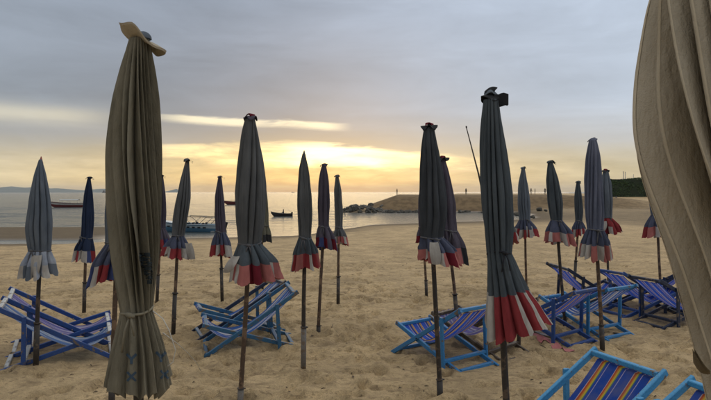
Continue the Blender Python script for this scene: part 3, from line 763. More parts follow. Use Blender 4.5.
        mb.grid([fl[-1], [p + Vector((0, .02, -.002)) for p in fl[-1]]])
        mb.build('cap_flap', M['black'], c1, True)
    elif cp == 'ruffle':
        w_ = .052 if d < 4.5 else .058
        c1 = disc('top_cap', w_, .30, -.004, M['black' if P['k'] != 'p8' else 'purple'], 4, .05, .35, rs.random() * 6)
        disc('cap_fold', w_ * .55, .45, .016, M['dkred'], 3, -.1, .6, rs.random() * 6, parent=c1)
    elif cp == 'tail':
        c1 = disc('top_cap', .030 + k_ * .25, .28, -.002, M[P.get('tailcol', P['body'])], 3, .05, .55, rs.random() * 6)
        mb = MB(); L = rs.uniform(.035, .062); dz = rs.uniform(-.02, .015)
        tl = []
        for i in range(8):
            f = i / 7
            tl.append([top + Vector((.005 + L * f, -.012 + .012 * j, .016 + dz * f + .008 * math.sin(f * 5 + j * .5) - .012 * f * f)) for j in range(3)])
        mb.grid(tl); mb.grid([[p + Vector((0, 0, -.014)) for p in r_[::-1]] for r_ in tl])
        mb.build('ribbon_tail', M[P.get('tailcol', 'black')], c1, True)
    else:
        mb = MB()
        mb.tube([top + Vector((0, 0, -.03)), top + Vector((0, 0, .0)), top + Vector((.002, 0, .03))], [.018, .011, .003], 10)
        mb.build('finial', M['pink' if P['k'] == 'p1' else 'grey'], root, True)
    if P['k'] == 'p22':                                   # paler strips laid along the fold edges
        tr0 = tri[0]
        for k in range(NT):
            if tr0[k] >= tr0[k - 1] and tr0[k] > tr0[(k + 1) % NT]: patch('fold_edge_strip', 2, NB_ - 2, k - 1, k + 1, M['edge'], canopy, o=.0015)
    P['G'] = G; P['root'] = root; P['NB'] = NB_; P['NT'] = NT; P['patch'] = patch; P['canopy'] = canopy; P['off'] = off; P['tie_z'] = ztie
    return root
for i, P in enumerate(PAR): make_parasol(P, i)
BYK = {P['k']: P for P in PAR}

# loose flaps of cloth hanging out of some skirts
def flap(k, px, py, w, h, mat, dy=-.06, curl=.03, skew=0.0):
    P = BYK[k]; c0 = unproj(px, py, P['d'] + dy) - Vector(P['off']); sc_px = (P['d'] + dy) / FPX
    rows = []
    for i in range(9):
        f = i / 8
        rows.append([c0 + Vector(((g * w * (.55 + .45 * math.sin(math.pi * (.15 + .7 * f))) + skew * f) * sc_px, -curl * math.sin(math.pi * f * .8) + .012 * g * g, -h * sc_px * f - .004 * math.cos(g * 3))) for g in np.linspace(-.5, .5, 7)])
    mb = MB(); mb.grid(rows); mb.grid([[p + Vector((0, .004, 0)) for p in r_[::-1]] for r_ in rows])
    mb.build('loose_flap', M[mat], P['root'], True)
flap('p8', 236, 256, 10, 16, 'white', -.10, .03, -9)
flap('p12', 434, 242, 11, 22, 'white', -.13, .02, 2)
flap('p6', 188, 243, 9, 16, 'white', -.07, .02, 4)
flap('p20', 604, 221, 7, 10, 'white', -.10, .02, -2)
flap('p16', 529, 226, 8, 11, 'white', -.11, .02, 0)
flap('p1', 37, 255, 12, 20, 'white', -.10, .02, -3)

# printed letters on the khaki parasol: strokes laid on its cloth
def surf_strokes(P, name, strokes, mat, px, py, size, width):
    """strokes in unit letter space drawn on the camera-side surface around a photo pixel"""
    G = P['G'] + P['off']; flat = G.reshape(-1, 3)
    d_ = flat - np.array([0, 0, EYE]); u = CX + FPX * d_[:, 0] / d_[:, 1]; v = 192 - FPX * d_[:, 2] / d_[:, 1]
    mb = MB(); base = P['off']
    for a, b_ in strokes:
        rows = []
        ax_, ay_ = a; bx_, by_ = b_
        L = math.hypot(bx_ - ax_, by_ - ay_); nx, ny = -(by_ - ay_) / L, (bx_ - ax_) / L
        for k in range(9):
            f = k / 8; row = []
            for w in (-1, -.33, .33, 1):
                qx = px + (ax_ + (bx_ - ax_) * f + nx * w * width) * size; qy = py - (ay_ + (by_ - ay_) * f + ny * w * width) * size
                near_i = np.where((u - qx) ** 2 + (v - qy) ** 2 < 1.2)[0]
                if len(near_i) == 0: near_i = [np.argmin((u - qx) ** 2 + (v - qy) ** 2)]
                Yd = flat[near_i, 1].min() - .003
                p = unproj(qx, qy, Yd)
                row.append(Vector(p) - Vector(base))
            rows.append(row)
        mb.grid(rows)
    return mb.build(name, mat, P['canopy'], True)
P4 = BYK['p4']
YS = [((0, 1), (.5, .5)), ((1, 1), (.5, .5)), ((.5, .5), (.5, 0))]
XS = [((0, 0), (1, 1)), ((0, 1), (1, 0))]
surf_strokes(P4, 'printed_letter', YS, M['print_blue'], 126.5, 364, 10, .13)
surf_strokes(P4, 'printed_letter', XS, M['print_blue'], 127, 381, 9, .13)
surf_strokes(P4, 'printed_letter', YS, M['print_blue'], 156, 362, 10, .14)
surf_strokes(P4, 'printed_letter', XS, M['print_blue'], 160.5, 378.5, 8, .14)
surf_strokes(P4, 'printed_emblem', [((.0, 2.1), (.85, 2.1)), ((.05, 1.75), (.95, 1.75)), ((.15, 1.4), (1, 1.4)), ((.25, 1.05), (1.05, 1.05)), ((.38, .7), (1.05, .7)), ((.5, .35), (1.05, .35)), ((.62, 0), (1.0, 0))], M['print_dark'], 139, 282, 13, .15)

# white cord hanging from the khaki parasol's tie down to the sand
mb = MB()
pA = unproj(153, 311, 1.80); pB = unproj(169, 330, 1.78); pC = unproj(175.5, 350, 1.80); pD = unproj(173, 362, 1.82); pE = unproj(168, 366, 1.82)
mb.tube([pA, (pA + pB) / 2 + Vector((.006, 0, .006)), pB, pC, pD, pE], .0016, 6)
tag(mb.build('white_cord', M['rope'], None, True), 'loop of white cord dangling from the khaki parasol tie', 'cord')
mb = MB()
g0 = unproj(163, 333, 1.86); ln = [g0]
for px, py in ((178, 344), (188, 353), (196, 362), (201, 371)):
    Yg = EYE * FPX / (py - 192.0)
    f = (px - 163) / 38.0; Yq = 1.86 + (Yg - 1.86) * f
    ln.append(unproj(px, py, Yq))
mb.tube(ln, .0022, 6)
tag(mb.build('guy_rope', M['rope'], None, True), 'thin white rope running down to the sand beside the khaki parasol', 'rope')

# loose strap end hanging at the cream parasol
mb = MB(); rows_ = []
for i in range(9):
    f = i / 8
    cpx = unproj(694 + 16 * f, 357 + 18 * f + 4 * math.sin(f * 3), .74)
    rows_.append([cpx + Vector((.004 * j, .006 * j, (.012 - .004 * f) * (1 - j / 2) + .002 * math.sin(4 * f + j))) for j in range(5)])
mb.grid(rows_); mb.grid([[p + Vector((0, .004, -.002)) for p in r_[::-1]] for r_ in rows_])
o = mb.build('strap_end', M['stain'], None, True)
o.parent = BYK['p22']['root']; o.location = -Vector(BYK['p22']['off'])

# ------------------------------------------------------------------ deck chairs
W_, LA, AL, FX, RX, KX, HK = .465, 1.06, math.radians(30), .50, .42, .44, .285
T0 = (FX - LA * math.cos(AL), LA * math.sin(AL))
def make_chair(x, y, yaw, frame, sling, label, seed, frame2=None, HK=.285, RX=.42, bars=None):
    rs = random.Random(seed)
    c, s = math.cos(math.radians(yaw)), math.sin(math.radians(yaw))
    hs = [ground_z(x + c * a - s * b_, y + s * a + c * b_) for a in (-.4, .45) for b_ in (-.22, .22)]
    root = empty('deck_chair', (x, y, np.mean(hs) - .008), math.radians(yaw))
    pitch = math.atan2((hs[0] + hs[1]) - (hs[2] + hs[3]), 2 * .85)
    root.rotation_euler = (math.atan2((hs[1] + hs[3]) - (hs[0] + hs[2]), 2 * .44) * .7, pitch * .7, math.radians(yaw))
    tag(root, label, 'deck chair', 'striped deck chairs')
    fm = M[frame]; f2 = M[frame2 or frame]
    rw, rh = .023, .040
    al = AL + rs.uniform(-.02, .02)
    T = (FX - LA * math.cos(al), LA * math.sin(al))
    for sg in (1, -1):
        yy = sg * W_ / 2
        mb = MB(); dx, dz = (T[0] - FX), T[1]
        mb.beam((FX + .02, yy, -.012), (T[0] + dx * .035, yy, T[1] + dz * .035), rw, rh); mb.build('back_rail', fm, root)
        yi = sg * (W_ / 2 - rw - .004)
        mb = MB(); mb.beam((-RX - .03, yi, -.010), (KX + .03, yi, HK + .018), rw, rh); mb.build('seat_rail', f2, root)
        # prop from the back rail down to the rear of the seat rail
        t_ = .20; a0 = (T[0] * (1 - t_) + FX * t_, T[1] * (1 - t_))
        yo = sg * (W_ / 2 + rw * .5 + .012)
        mb = MB(); mb.beam((a0[0], yo, a0[1] + .03), (-.24, yo, .015), .022, .036, (1, 0, 0)); mb.build('prop_leg', f2, root)
        mb = MB(); mb.tube([(.12, yi - sg * .025, .205), (.12, yo, .205)], .006, 8); mb.build('pivot_bolt', M['dark_paint'], root, True)
    e = W_ / 2
    for nm_, p, hw, mat in (('top_bar', (T[0] + .004, T[1] + .004), e - .012, fm), ('foot_bar', (FX - .05, .034), e - .012, f2), ('knee_bar', (KX - .005, HK + .002), e - .04, f2), ('rear_bar', (-RX + .02, .018), e - .04, f2), ('prop_bar', (-.235, .075), e + .02, f2)):
        mb = MB(); mb.beam((p[0], -hw, p[1]), (p[0], hw, p[1]), .034, .030); mb.build(nm_, M[bars] if bars else mat, root)
    # sling: hangs from the top bar to the knee bar, wraps both
    P0 = Vector((T[0] - .012, 0, T[1] + .012)); P1 = Vector((-.10, 0, .24 + rs.uniform(-.02, .02))); P2 = Vector((.20, 0, -.02 + rs.uniform(-.02, .03))); P3 = Vector((KX + .012, 0, HK + .018))
    P0 = Vector((T[0] + .012, 0, T[1] - .024)); path = [P0 + Vector((-.022, 0, .004)), P0 + Vector((-.012, 0, .000))]
    for i in range(21):
        f = i / 20; q = 1 - f
        path.append(P0 * q**3 + P1 * 3*q*q*f + P2 * 3*q*f*f + P3 * f**3)
    path += [P3 + Vector((.014, 0, -.014)), P3 + Vector((.010, 0, -.035))]
    hw = W_ / 2 - .052; nc = 13; vs_ = []; fs = []; uv = []
    n_ = len(path); ph = rs.random() * 6
    for layer, o_ in ((0, 0.0),):
        for i, p in enumerate(path):
            for j in range(nc):
                v = j / (nc - 1) * 2 - 1
                sagm = math.sin(math.pi * min(1, max(0, (i - 2) / 20)))
                pinch = 1 - .05 * sagm
                dz = -.026 * sagm * (1 - v * v) + .006 * sagm * math.sin(v * 7 + ph + i * .5) + .004 * math.sin(v * 15 + ph * 2 - i * .3) * (1 - .5 * sagm)
                vs_.append((p.x, v * hw * pinch, p.z + dz + o_)); uv.append(((v + 1) / 2, i / n_))
    for layer in (0,):
        b0 = layer * n_ * nc
        for i in range(n_ - 1):
            for j in range(nc - 1):
                q = (b0 + i*nc + j, b0 + i*nc + j + 1, b0 + (i+1)*nc + j + 1, b0 + (i+1)*nc + j)
                fs.append(q if layer == 0 else q[::-1])
    mesh_obj('sling', vs_, fs, M[sling], root, True, uv)
    return root
def lat(x, y, yaw, k):
    a = math.radians(yaw); return x - math.sin(a) * k, y + math.cos(a) * k
c1x, c1y = -2.70, 5.02
CH = [
 (c1x, c1y, 26, 'navy_paint', 'sl_faded', 'navy framed deck chair with faded pale blue sling, nearest of the left pair', None),
 (*lat(c1x, c1y, 26, .53), 27, 'navy_paint', 'sl_violet', 'navy framed deck chair with faded violet sling, farther of the left pair', None),
 (-1.04, 5.58, 197, 'teal_paint', 'sl_pale', 'weathered teal deck chair behind the big grey parasol, nearer of that pair', 'teal_paint'),
 (-1.25, 6.10, 203, 'dark_paint', 'sl_pale', 'dark framed deck chair behind the big grey parasol, farther of that pair', 'teal_paint'),
 (.83, 5.06, 123, 'blue_paint', 'sl_orange', 'bright blue deck chair with orange striped sling behind a thin brown pole', None),
 (1.23, 5.40, 130, 'brown_wood', 'sl_violet', 'dark brown deck chair mostly hidden behind the red hem of the slate parasol', None),
 (1.14, 2.97, 203, 'light_blue_paint', 'sl_rainbow', 'light blue deck chair with rainbow striped sling in the bottom right foreground', None),
 (1.385, 2.485, 200, 'light_blue_paint', 'sl_rainbow', 'light blue deck chair cut by the bottom right corner', None),
 (2.00, 5.82, 128, 'navy_paint', 'sl_orange', 'navy deck chair with blue and orange striped sling, front left of the right cluster', None),
 (2.53, 6.13, 119, 'blue_paint', 'sl_pale', 'mid blue deck chair with blue and white sling, front middle of the right cluster', None),
 (3.71, 6.42, 16, 'dark_paint', 'sl_blue', 'near-black deck chair with deep blue sling, front right of the cluster', None),
 (*lat(3.71, 6.42, 16, .54), 15, 'navy_paint', 'sl_blue', 'dark deck chair with deep blue sling, middle of the back row', None),
 (*lat(3.71, 6.42, 15, 1.09), 14, 'dark_paint', 'sl_blue', 'dark deck chair with deep blue sling, leftmost of the back row', None),
 (3.86, 7.20, 130, 'dark_paint', 'sl_blue', 'dark deck chair far right, half hidden by the cream parasol', None),
]
CH[12] = (3.02, 7.32, 14) + CH[12][3:]
for i, (x, y, yaw, fr, sl, lb, f2) in enumerate(CH): make_chair(x, y, yaw, fr, sl, lb, 40 + i, f2, *((.235, .39, 'white_paint') if i < 2 else (.30, .40) if i in (2, 3) else (.265, .40) if i == 4 else ()))

# pink and white ribbons lying on the sand
def ground_ribbon(name, pts, w, mat, label, cat):
    P_ = [Vector(p) for p in pts]; rows = []
    fine = []
    for i in range(len(P_) - 1):
        for k in range(10): fine.append(P_[i].lerp(P_[i + 1], k / 10))
    fine.append(P_[-1])
    for i, p in enumerate(fine):
        dd = (fine[min(i + 1, len(fine) - 1)] - fine[max(i - 1, 0)]).normalized(); nrm = Vector((-dd.y, dd.x, 0))
        row = []
        for j in range(4):
            q = p + nrm * w * (j / 3 - .5) * (1 + .25 * math.sin(i * .7))
            row.append((q.x, q.y, ground_z(q.x, q.y) + .008 + p.z + .007 * math.sin(i * .55 + j * 1.3)))
        rows.append(row)
    mb = MB(); mb.grid(rows); mb.grid([[(a, b_, c_ - .003) for a, b_, c_ in r_[::-1]] for r_ in rows])
    return tag(mb.build(name, mat, None, True), label, cat)
def gp(px, py, dz=0.0):
    Y = EYE * FPX / (py - 192.0); p = unproj(px, py, Y); return (p.x, Y, dz)
M['ribbon_pink'] = plain_mat('ribbon_pink', (.45, .16, .16), .85)
M['ribbon_white'] = plain_mat('ribbon_white', (.48, .45, .42), .85)
ground_ribbon('ribbon', [gp(524, 333), gp(540, 339), gp(557, 347), gp(571, 353)], .075, M['ribbon_pink'], 'faded pink cloth ribbon lying on the sand left of the navy chair', 'ribbon')
ground_ribbon('ribbon', [gp(528, 332, .005), gp(545, 337, .006), gp(560, 341, .004)], .035, M['ribbon_white'], 'narrow whitish cloth ribbon beside the pink one on the sand', 'ribbon')

# scattered twigs, leaves and shell bits on the sand
M['debris'] = plain_mat('debris_dark', (.07, .05, .032), .9, .5, 3.0)
mb = MB(); rd = random.Random(77)
for k in range(420):
    yq = 3.6 + 13 * rd.random() ** 1.3; xq = rd.uniform(-1, 1) * (.3 + yq * .68)
    zq = ground_z(xq, yq) + .004; a = rd.random() * 6.28; L = rd.uniform(.008, .028) if rd.random() < .9 else rd.uniform(.05, .10)
    dx, dy = math.cos(a) * L, math.sin(a) * L
    if rd.random() < .5: mb.tube([(xq - dx, yq - dy, zq), (xq, yq, zq + .005), (xq + dx, yq + dy, zq)], [.002, .004, .002], 5)
    else: mb.grid([[(xq - dx, yq - dy, zq), (xq - dy * .4, yq + dx * .4, zq + .010)], [(xq + dy * .4, yq - dx * .4, zq + .006), (xq + dx, yq + dy, zq + .002)]])
tag(mb.build('debris', M['debris'], None, True), 'scattered dark twigs, leaf bits and shell crumbs on the sand', 'debris', None, 'stuff')

# ------------------------------------------------------------------ boats
M['hull_red'] = paint_mat('hull_red', (.17, .022, .022), (.1, .05, .04), .15)
M['hull_blue'] = paint_mat('hull_blue', (.09, .22, .34), (.3, .3, .3), .12, .35)
M['hull_white'] = paint_mat('hull_white', (.55, .62, .66), (.25, .25, .25), .12, .35)
M['hull_dark'] = paint_mat('hull_dark', (.03, .028, .028), (.08, .06, .05), .2)
M['glass_dark'] = plain_mat('glass_dark', (.012, .016, .02), .15)
M['metal'] = plain_mat('metal_tube', (.25, .25, .26), .35, .2, 20, .8)
M['skin'] = plain_mat('skin', (.22, .12, .08), .7, .15)
M['cloth_dk'] = plain_mat('clothes_dark', (.03, .032, .04), .9)
M['cloth_gy'] = plain_mat('clothes_grey', (.10, .10, .12), .9)
M['hair'] = plain_mat('hair_black', (.01, .009, .008), .8)
def hull(L, B, D, bow=1.0, stern=.75, sheer=.35, n=22, m_=9):
    """lofted hull, bow at +x; returns rows of points for outer skin"""
    rows = []
    for i in range(n + 1):
        f = i / n; x = -L / 2 + L * f
        bw = B / 2 * (stern + (1 - stern) * min(1, f / .35)) * (1 - max(0, (f - .5) / .5) ** 2.2)
        bw = max(bw, .012); zt = D + sheer * max(0, (f - .3) / .7) ** 2 + .05 * (1 - f) ** 3
        zk = .0 + (D * .75 + sheer) * max(0, (f - .78) / .22) ** 2 * .8
        row = []
        for j in range(m_):
            a = -1 + 2 * j / (m_ - 1); s_ = abs(a)
            row.append((x + (.10 * L * max(0, f - .8) * s_), math.copysign(bw * (s_ ** .55), a) if a else 0.0, zk + (zt - zk) * s_ ** 2.2))
        rows.append(row)
    return rows
def make_boat(name, loc, rz, L, B, D, hm, label, sheer=.35, draught=.18, trim=None, strip=None):
    root = empty(name, loc, rz); tag(root, label, 'boat')
    R_ = hull(L, B, D, sheer=sheer)
    R_ = [[(x, y, z - draught) for x, y, z in r_] for r_ in R_]
    mb = MB(); mb.grid(R_)
    # inner skin and transom
    inn = [[(x * .985, y * .92, z + .04 if abs(y) < B * .3 else z) for x, y, z in r_] for r_ in R_]
    mb.grid([r_[::-1] for r_ in inn])
    b0 = len(mb.v); 
    for p in R_[0]: mb.v.append(Vector(p))
    mb.f.append(tuple(range(b0, b0 + len(R_[0]))))
    mb.build('hull', hm, root, True)
    for sg in (0, -1):
        mb = MB(); mb.tube([r_[sg] for r_ in R_], .035, 6); mb.build('gunwale', trim or hm, root, True)
    if strip:
        for sg in (1, -1):
            mb = MB()
            a = [(r_[-1 if sg > 0 else 0][0], r_[-1 if sg > 0 else 0][1] + sg * .012, r_[-1 if sg > 0 else 0][2] - .10) for r_ in R_]
            c_ = [(r_[-2 if sg > 0 else 1][0], r_[-2 if sg > 0 else 1][1] + sg * .015, r_[-2 if sg > 0 else 1][2] + .08) for r_ in R_]
            mb.grid([a, c_]); mb.build('stripe', strip, root, True)
    return root
def sea_pt(px, py, z=SEA):
    Y = (EYE - z) * FPX / (py - 192.0); p = unproj(px, py, Y); return Vector((p.x, Y, z))

# red longboat at anchor, left
p = sea_pt(69, 207.2)
r_ = make_boat('longtail_boat', p, math.radians(183), 11.0, 1.7, 1.15, M['hull_red'], 'long red wooden boat with pale awning anchored off the left shore', .5, .12, M['hull_dark'], M['ribbon_white'])
mb = MB(); mb.grid([[(-2.6 + .6 * i, -.75 + .3 * j, 1.92 + .10 * math.sin(math.pi * j / 5)) for j in range(6)] for i in range(9)]); mb.grid([[(-2.6 + .6 * i, -.75 + .3 * j, 1.86 + .10 * math.sin(math.pi * j / 5)) for j in range(6)][::-1] for i in range(9)]); mb.build('awning', M['hull_white'], r_, True)
for xx in (-2.5, 0., 2.1):
    for yy in (-.7, .7):
        mb = MB(); mb.tube([(xx, yy, .6), (xx, yy, 1.9)], .025, 6); mb.build('awning_post', M['metal'], r_, True)
# red boat between the purple and grey parasols
p = sea_pt(236, 204.6)
r_ = make_boat('fishing_boat', p, math.radians(178), 8.0, 1.6, 1.0, M['hull_red'], 'small red boat at anchor between the purple and the big grey parasol', .4, .12, M['hull_dark'])
mb = MB(); mb.box((1.0, 0, 1.45), (1.4, 1.0, .06)); mb.build('cabin_roof', M['hull_dark'], r_)
for xx in (.4, 1.6):
    for yy in (-.45, .45):
        mb = MB(); mb.tube([(xx, yy, .6), (xx, yy, 1.43)], .03, 6); mb.build('roof_post', M['metal'], r_, True)
# little fishing boat with a sitting person
pf = sea_pt(282, 216.4)
r_ = make_boat('rowing_boat', pf, math.radians(184), 3.5, 1.05, .55, M['hull_dark'], 'small dark boat with a sitting figure in the golden sun path', .35, .12, M['hull_dark'])
mb = MB(); mb.box((-.1, 0, .26), (.25, .9, .04)); mb.build('thwart', M['brown_wood'], r_)
mb = MB(); mb.box((-1.62, 0, .52), (.28, .26, .42)); mb.tube([(-1.62, 0, .4), (-1.75, 0, -.1)], .05, 8); mb.build('outboard_motor', M['hull_dark'], r_)

# beached speedboat
ps = sea_pt(187, 231.5)
ps.z = SEA
r_ = make_boat('speedboat', ps, math.radians(176), 7.4, 2.2, 1.0, M['hull_blue'], 'blue and white speedboat with windscreen and canopy frame at the water edge', .35, .22, M['hull_white'], M['hull_white'])
r_.rotation_euler = (0, math.radians(-2), math.radians(176))
# foredeck, windscreen, seats, canopy frame, motor
R_ = hull(7.4, 2.2, 1.0, sheer=.35)
mb = MB(); mb.grid([[(a[0], a[1] * (1 - k / 3.5) * .98, a[2] - .22 + .10 * math.sin(k / 6 * math.pi)) for k in range(8)] for a in (row[-1] for row in R_[11:])]); mb.build('foredeck', M['hull_white'], r_, True)
mb = MB(); mb.grid([[(.55 + .25 * math.cos(a_), .95 * math.sin(a_), .80) for a_ in np.linspace(-1.4, 1.4, 9)], [(.20 + .22 * math.cos(a_), .80 * math.sin(a_), 1.22) for a_ in np.linspace(-1.4, 1.4, 9)]]); mb.build('windscreen', M['glass_dark'], r_, True)
for xx in (-.5, -1.5):
    for yy in (-.5, .5):
        mb = MB(); mb.box((xx, yy, .62), (.5, .5, .12)); mb.beam((xx - .25, yy, .65), (xx - .33, yy, .98), .5, .1, (1, 0, 0)); mb.build('seat', M['hull_dark'], r_)
for x0, x1 in ((-.9, .1), (-.9, -1.7), (-2.1, -2.9)):
    mb = MB(); mb.tube([(x0, -.98, .78), (x1, -.98, 1.55), (x1, .98, 1.55), (x0, .98, .78)], .028, 6); mb.build('canopy_bow', M['metal'], r_, True)
for yy in (-.98, .98):
    mb = MB(); mb.tube([(.1, yy, 1.55), (-1.7, yy, 1.57), (-2.9, yy, 1.55)], .035, 6); mb.build('canopy_rail', M['hull_dark'], r_, True)
mb = MB(); mb.beam((-3.75, 0, .35), (-3.95, 0, 1.15), .42, .5, (1, 0, 0), .3); mb.tube([(-3.95, 0, .4), (-4.1, 0, -.2)], .1, 8); mb.build('outboard_motor', M['hull_dark'], r_)
for k in range(7):                                            # row of dark side panels
    for sg in (1, -1):
        mb = MB(); x_ = -2.3 + .55 * k + (.35 if k > 3 else 0); 
        mb.grid([[(x_, sg * (1.115 - .012 * abs(k - 2)), .46), (x_ + .30, sg * (1.115 - .012 * abs(k - 2)), .46)], [(x_, sg * (1.12 - .012 * abs(k - 2)), .60), (x_ + .30, sg * (1.12 - .012 * abs(k - 2)), .60)]]); mb.build('side_mark', M['glass_dark'], r_)
# white fenders / floats by the bow and stern
for px, py, lb in ((213, 232.0, 'white float lying at the stern of the speedboat'), (167, 229.5, 'white float lying beyond the bow of the speedboat')):
    q = sea_pt(px, py); mb = MB()
    mb.tube([q + Vector((-.5 + .1 * k, 0, .10)) for k in range(11)], [.05 + .17 * math.sin(math.pi * k / 10) ** .6 for k in range(11)], 10)
    tag(mb.build('float', M['white_paint'], None, True), lb, 'float')

# far ships on the horizon
for px, w, lb in ((106, 40, 'dark far ship on the horizon right of the hills'), (293, 16, 'tiny far ship on the horizon near the sun')):
    q = Vector(((px - CX) / FPX * 3000, 3000, SEA)); root = empty('ship', q); tag(root, lb, 'ship')
    mb = MB(); mb.grid([[(x - .0, y, z) for x, y, z in rr] for rr in hull(w, w * .2, w * .13, sheer=w * .05)]); mb.build('hull', M['hull_dark'], root, True)
    mb = MB(); mb.box((-w * .28, 0, w * .2), (w * .2, w * .12, w * .2)); mb.tube([(0, 0, w * .1), (0, 0, w * .38)], w * .012, 6); mb.build('superstructure', M['hull_dark'], root)

# ------------------------------------------------------------------ people (small, far)
def person(name, loc, rz, h, label, pose='stand', mat='cloth_dk', group=None):
    k = h / 1.7
    J = {'hip': (0, 0, .92), 'belly': (0, 0, 1.12), 'chest': (.01, 0, 1.32), 'neck': (.01, 0, 1.47), 'head': (.025, 0, 1.56), 'crown': (.02, 0, 1.66)}
    R0 = {'hip': .14, 'belly': .13, 'chest': .15, 'neck': .055, 'head': .088, 'crown': .075}
    E_ = [('hip', 'belly'), ('belly', 'chest'), ('chest', 'neck'), ('neck', 'head'), ('head', 'crown')]
    for sg, n in ((1, 'L'), (-1, 'R')):
        if pose == 'sit':
            pts_ = {'th': (.05, sg * .10, .90), 'kn': (.44, sg * .14, .92), 'an': (.50, sg * .14, .50), 'to': (.66, sg * .15, .46)}
            arm = {'sh': (.01, sg * .18, 1.40), 'eb': (.14, sg * .23, 1.16), 'wr': (.36, sg * .16, 1.08), 'fi': (.44, sg * .14, 1.08)}
        else:
            st = .13 * sg if pose == 'walk' else 0.0
            pts_ = {'th': (0, sg * .09, .86), 'kn': (.03 + st, sg * .10, .48), 'an': (-.02 + st * 1.7, sg * .10, .08), 'to': (.13 + st * 1.7, sg * .11, .03)}
            arm = {'sh': (.01, sg * .18, 1.40), 'eb': (-.01 - st, sg * .25, 1.12), 'wr': (.06 - st * 1.3, sg * .25, .88), 'fi': (.08 - st * 1.3, sg * .25, .78)}
        rads = {'th': .095, 'kn': .062, 'an': .045, 'to': .035, 'sh': .062, 'eb': .045, 'wr': .034, 'fi': .03}
        for q_, v in {**pts_, **arm}.items(): J[q_ + n] = v; R0[q_ + n] = rads[q_]
        E_ += [('hip', 'th' + n), ('th' + n, 'kn' + n), ('kn' + n, 'an' + n), ('an' + n, 'to' + n), ('chest', 'sh' + n), ('sh' + n, 'eb' + n), ('eb' + n, 'wr' + n), ('wr' + n, 'fi' + n)]
    keys = list(J); off = .80 if pose == 'sit' else 0.0
    me = bpy.data.meshes.new(name)
    me.from_pydata([(J[q][0] * k, J[q][1] * k, (J[q][2] - off) * k) for q in keys], [(keys.index(a), keys.index(b_)) for a, b_ in E_], [])
    o = bpy.data.objects.new(name, me); COL.objects.link(o)
    o.modifiers.new('skin', 'SKIN'); sv = me.skin_vertices
    if not sv: 
        bmx = bmesh.new(); bmx.from_mesh(me); bmx.verts.layers.skin.verify(); bmx.to_mesh(me); bmx.free(); sv = me.skin_vertices
    for i, q in enumerate(keys):
        sv[0].data[i].radius = (R0[q] * k, R0[q] * k * (.8 if q in ('hip', 'belly', 'chest') else 1)); sv[0].data[i].use_root = q == 'hip'
    sub = o.modifiers.new('sub', 'SUBSURF'); sub.levels = 1; sub.render_levels = 1
    me.materials.append(M[mat])
    o.location = loc; o.rotation_euler = (0, 0, rz)
    tag(o, label, 'person', group)
    mb = MB(); hz = (1.62 - off) * k
    mb.tube([(.012 * k, 0, hz - .05 * k), (.005 * k, 0, hz + .02 * k), (.012 * k, 0, hz + .085 * k), (.015 * k, 0, hz + .125 * k)], [.098 * k, .108 * k, .085 * k, .02 * k], 10)
    mb.build('hair', M['hair'], o, True)
    return o
person('person', pf + Vector((.25, 0, .29)), math.radians(200), 1.6, 'person sitting in the small dark boat', 'sit')
def bank_person(px, Y, h, rz, lb, pose, mat):
    X = (px - CX) / FPX * Y; person('person', (X, Y, ground_z(X, Y) - .01), rz, h, lb, pose, mat)
bank_person(397, 150, 1.65, .4, 'lone person on the left end of the sand bank', 'stand', 'cloth_dk')
bank_person(466, 150, 1.7, 2.0, 'person on the sand bank left of the slate parasol', 'stand', 'cloth_dk')
bank_person(531, 150, 1.75, 0.2, 'person walking on the sand bank, left of three', 'walk', 'cloth_dk')
bank_person(535, 153, 1.6, 2.9, 'person on the sand bank, middle of three', 'stand', 'cloth_gy')
bank_person(545, 148, 1.75, 1.4, 'person standing on the sand bank, right of three', 'stand', 'cloth_dk')
bank_person(616, 158, 1.6, 1.0, 'person in grey top and dark trousers standing before the green hedge', 'stand', 'cloth_gy')

# ------------------------------------------------------------------ rocks along the foot of the bank
M['rock'] = plain_mat('rock_grey', (.14, .13, .112), .9, .45, 1.5)
M['rock_dark'] = plain_mat('rock_dark', (.07, .066, .055), .9, .45, 1.5)
rock_me = []
for v_ in range(7):
    bm = bmesh.new(); bmesh.ops.create_icosphere(bm, subdivisions=2, radius=.5)
    rr = random.Random(v_)
    planes = [(Vector((rr.gauss(0, 1), rr.gauss(0, 1), rr.gauss(0, 1))).normalized(), rr.uniform(.27, .42)) for _ in range(9)]
    for v in bm.verts:
        for n_, dd in planes:
            e_ = v.co.dot(n_) - dd
            if e_ > 0: v.co -= n_ * e_
        v.co *= 1 + .06 * rr.uniform(-1, 1)
    for mt in ('rock', 'rock_dark'):
        me = bpy.data.meshes.new('rock'); bm.to_mesh(me); me.materials.append(M[mt]); rock_me.append(me)
    bm.free()
rr = random.Random(5)
def rock(px, py, sz, lb, group, dark=None, Y=None):
    if Y is None: Y = (EYE - SEA) * FPX / (py - 192.0)
    x = (px - CX) / FPX * Y; z = max(ground_z(x, Y), SEA - .1)
    o = bpy.data.objects.new('rock', rock_me[rr.randrange(7) * 2 + ((rr.random() < .5) if dark is None else dark)]); COL.objects.link(o)
    o.location = (x, Y, z + sz * .22); o.scale = (sz * rr.uniform(.9, 1.6), sz * rr.uniform(.8, 1.2), sz * rr.uniform(.6, .95)); o.rotation_euler = (rr.uniform(-.3, .3), rr.uniform(-.3, .3), rr.random() * 6.28)
    tag(o, lb, 'rock', group); return o
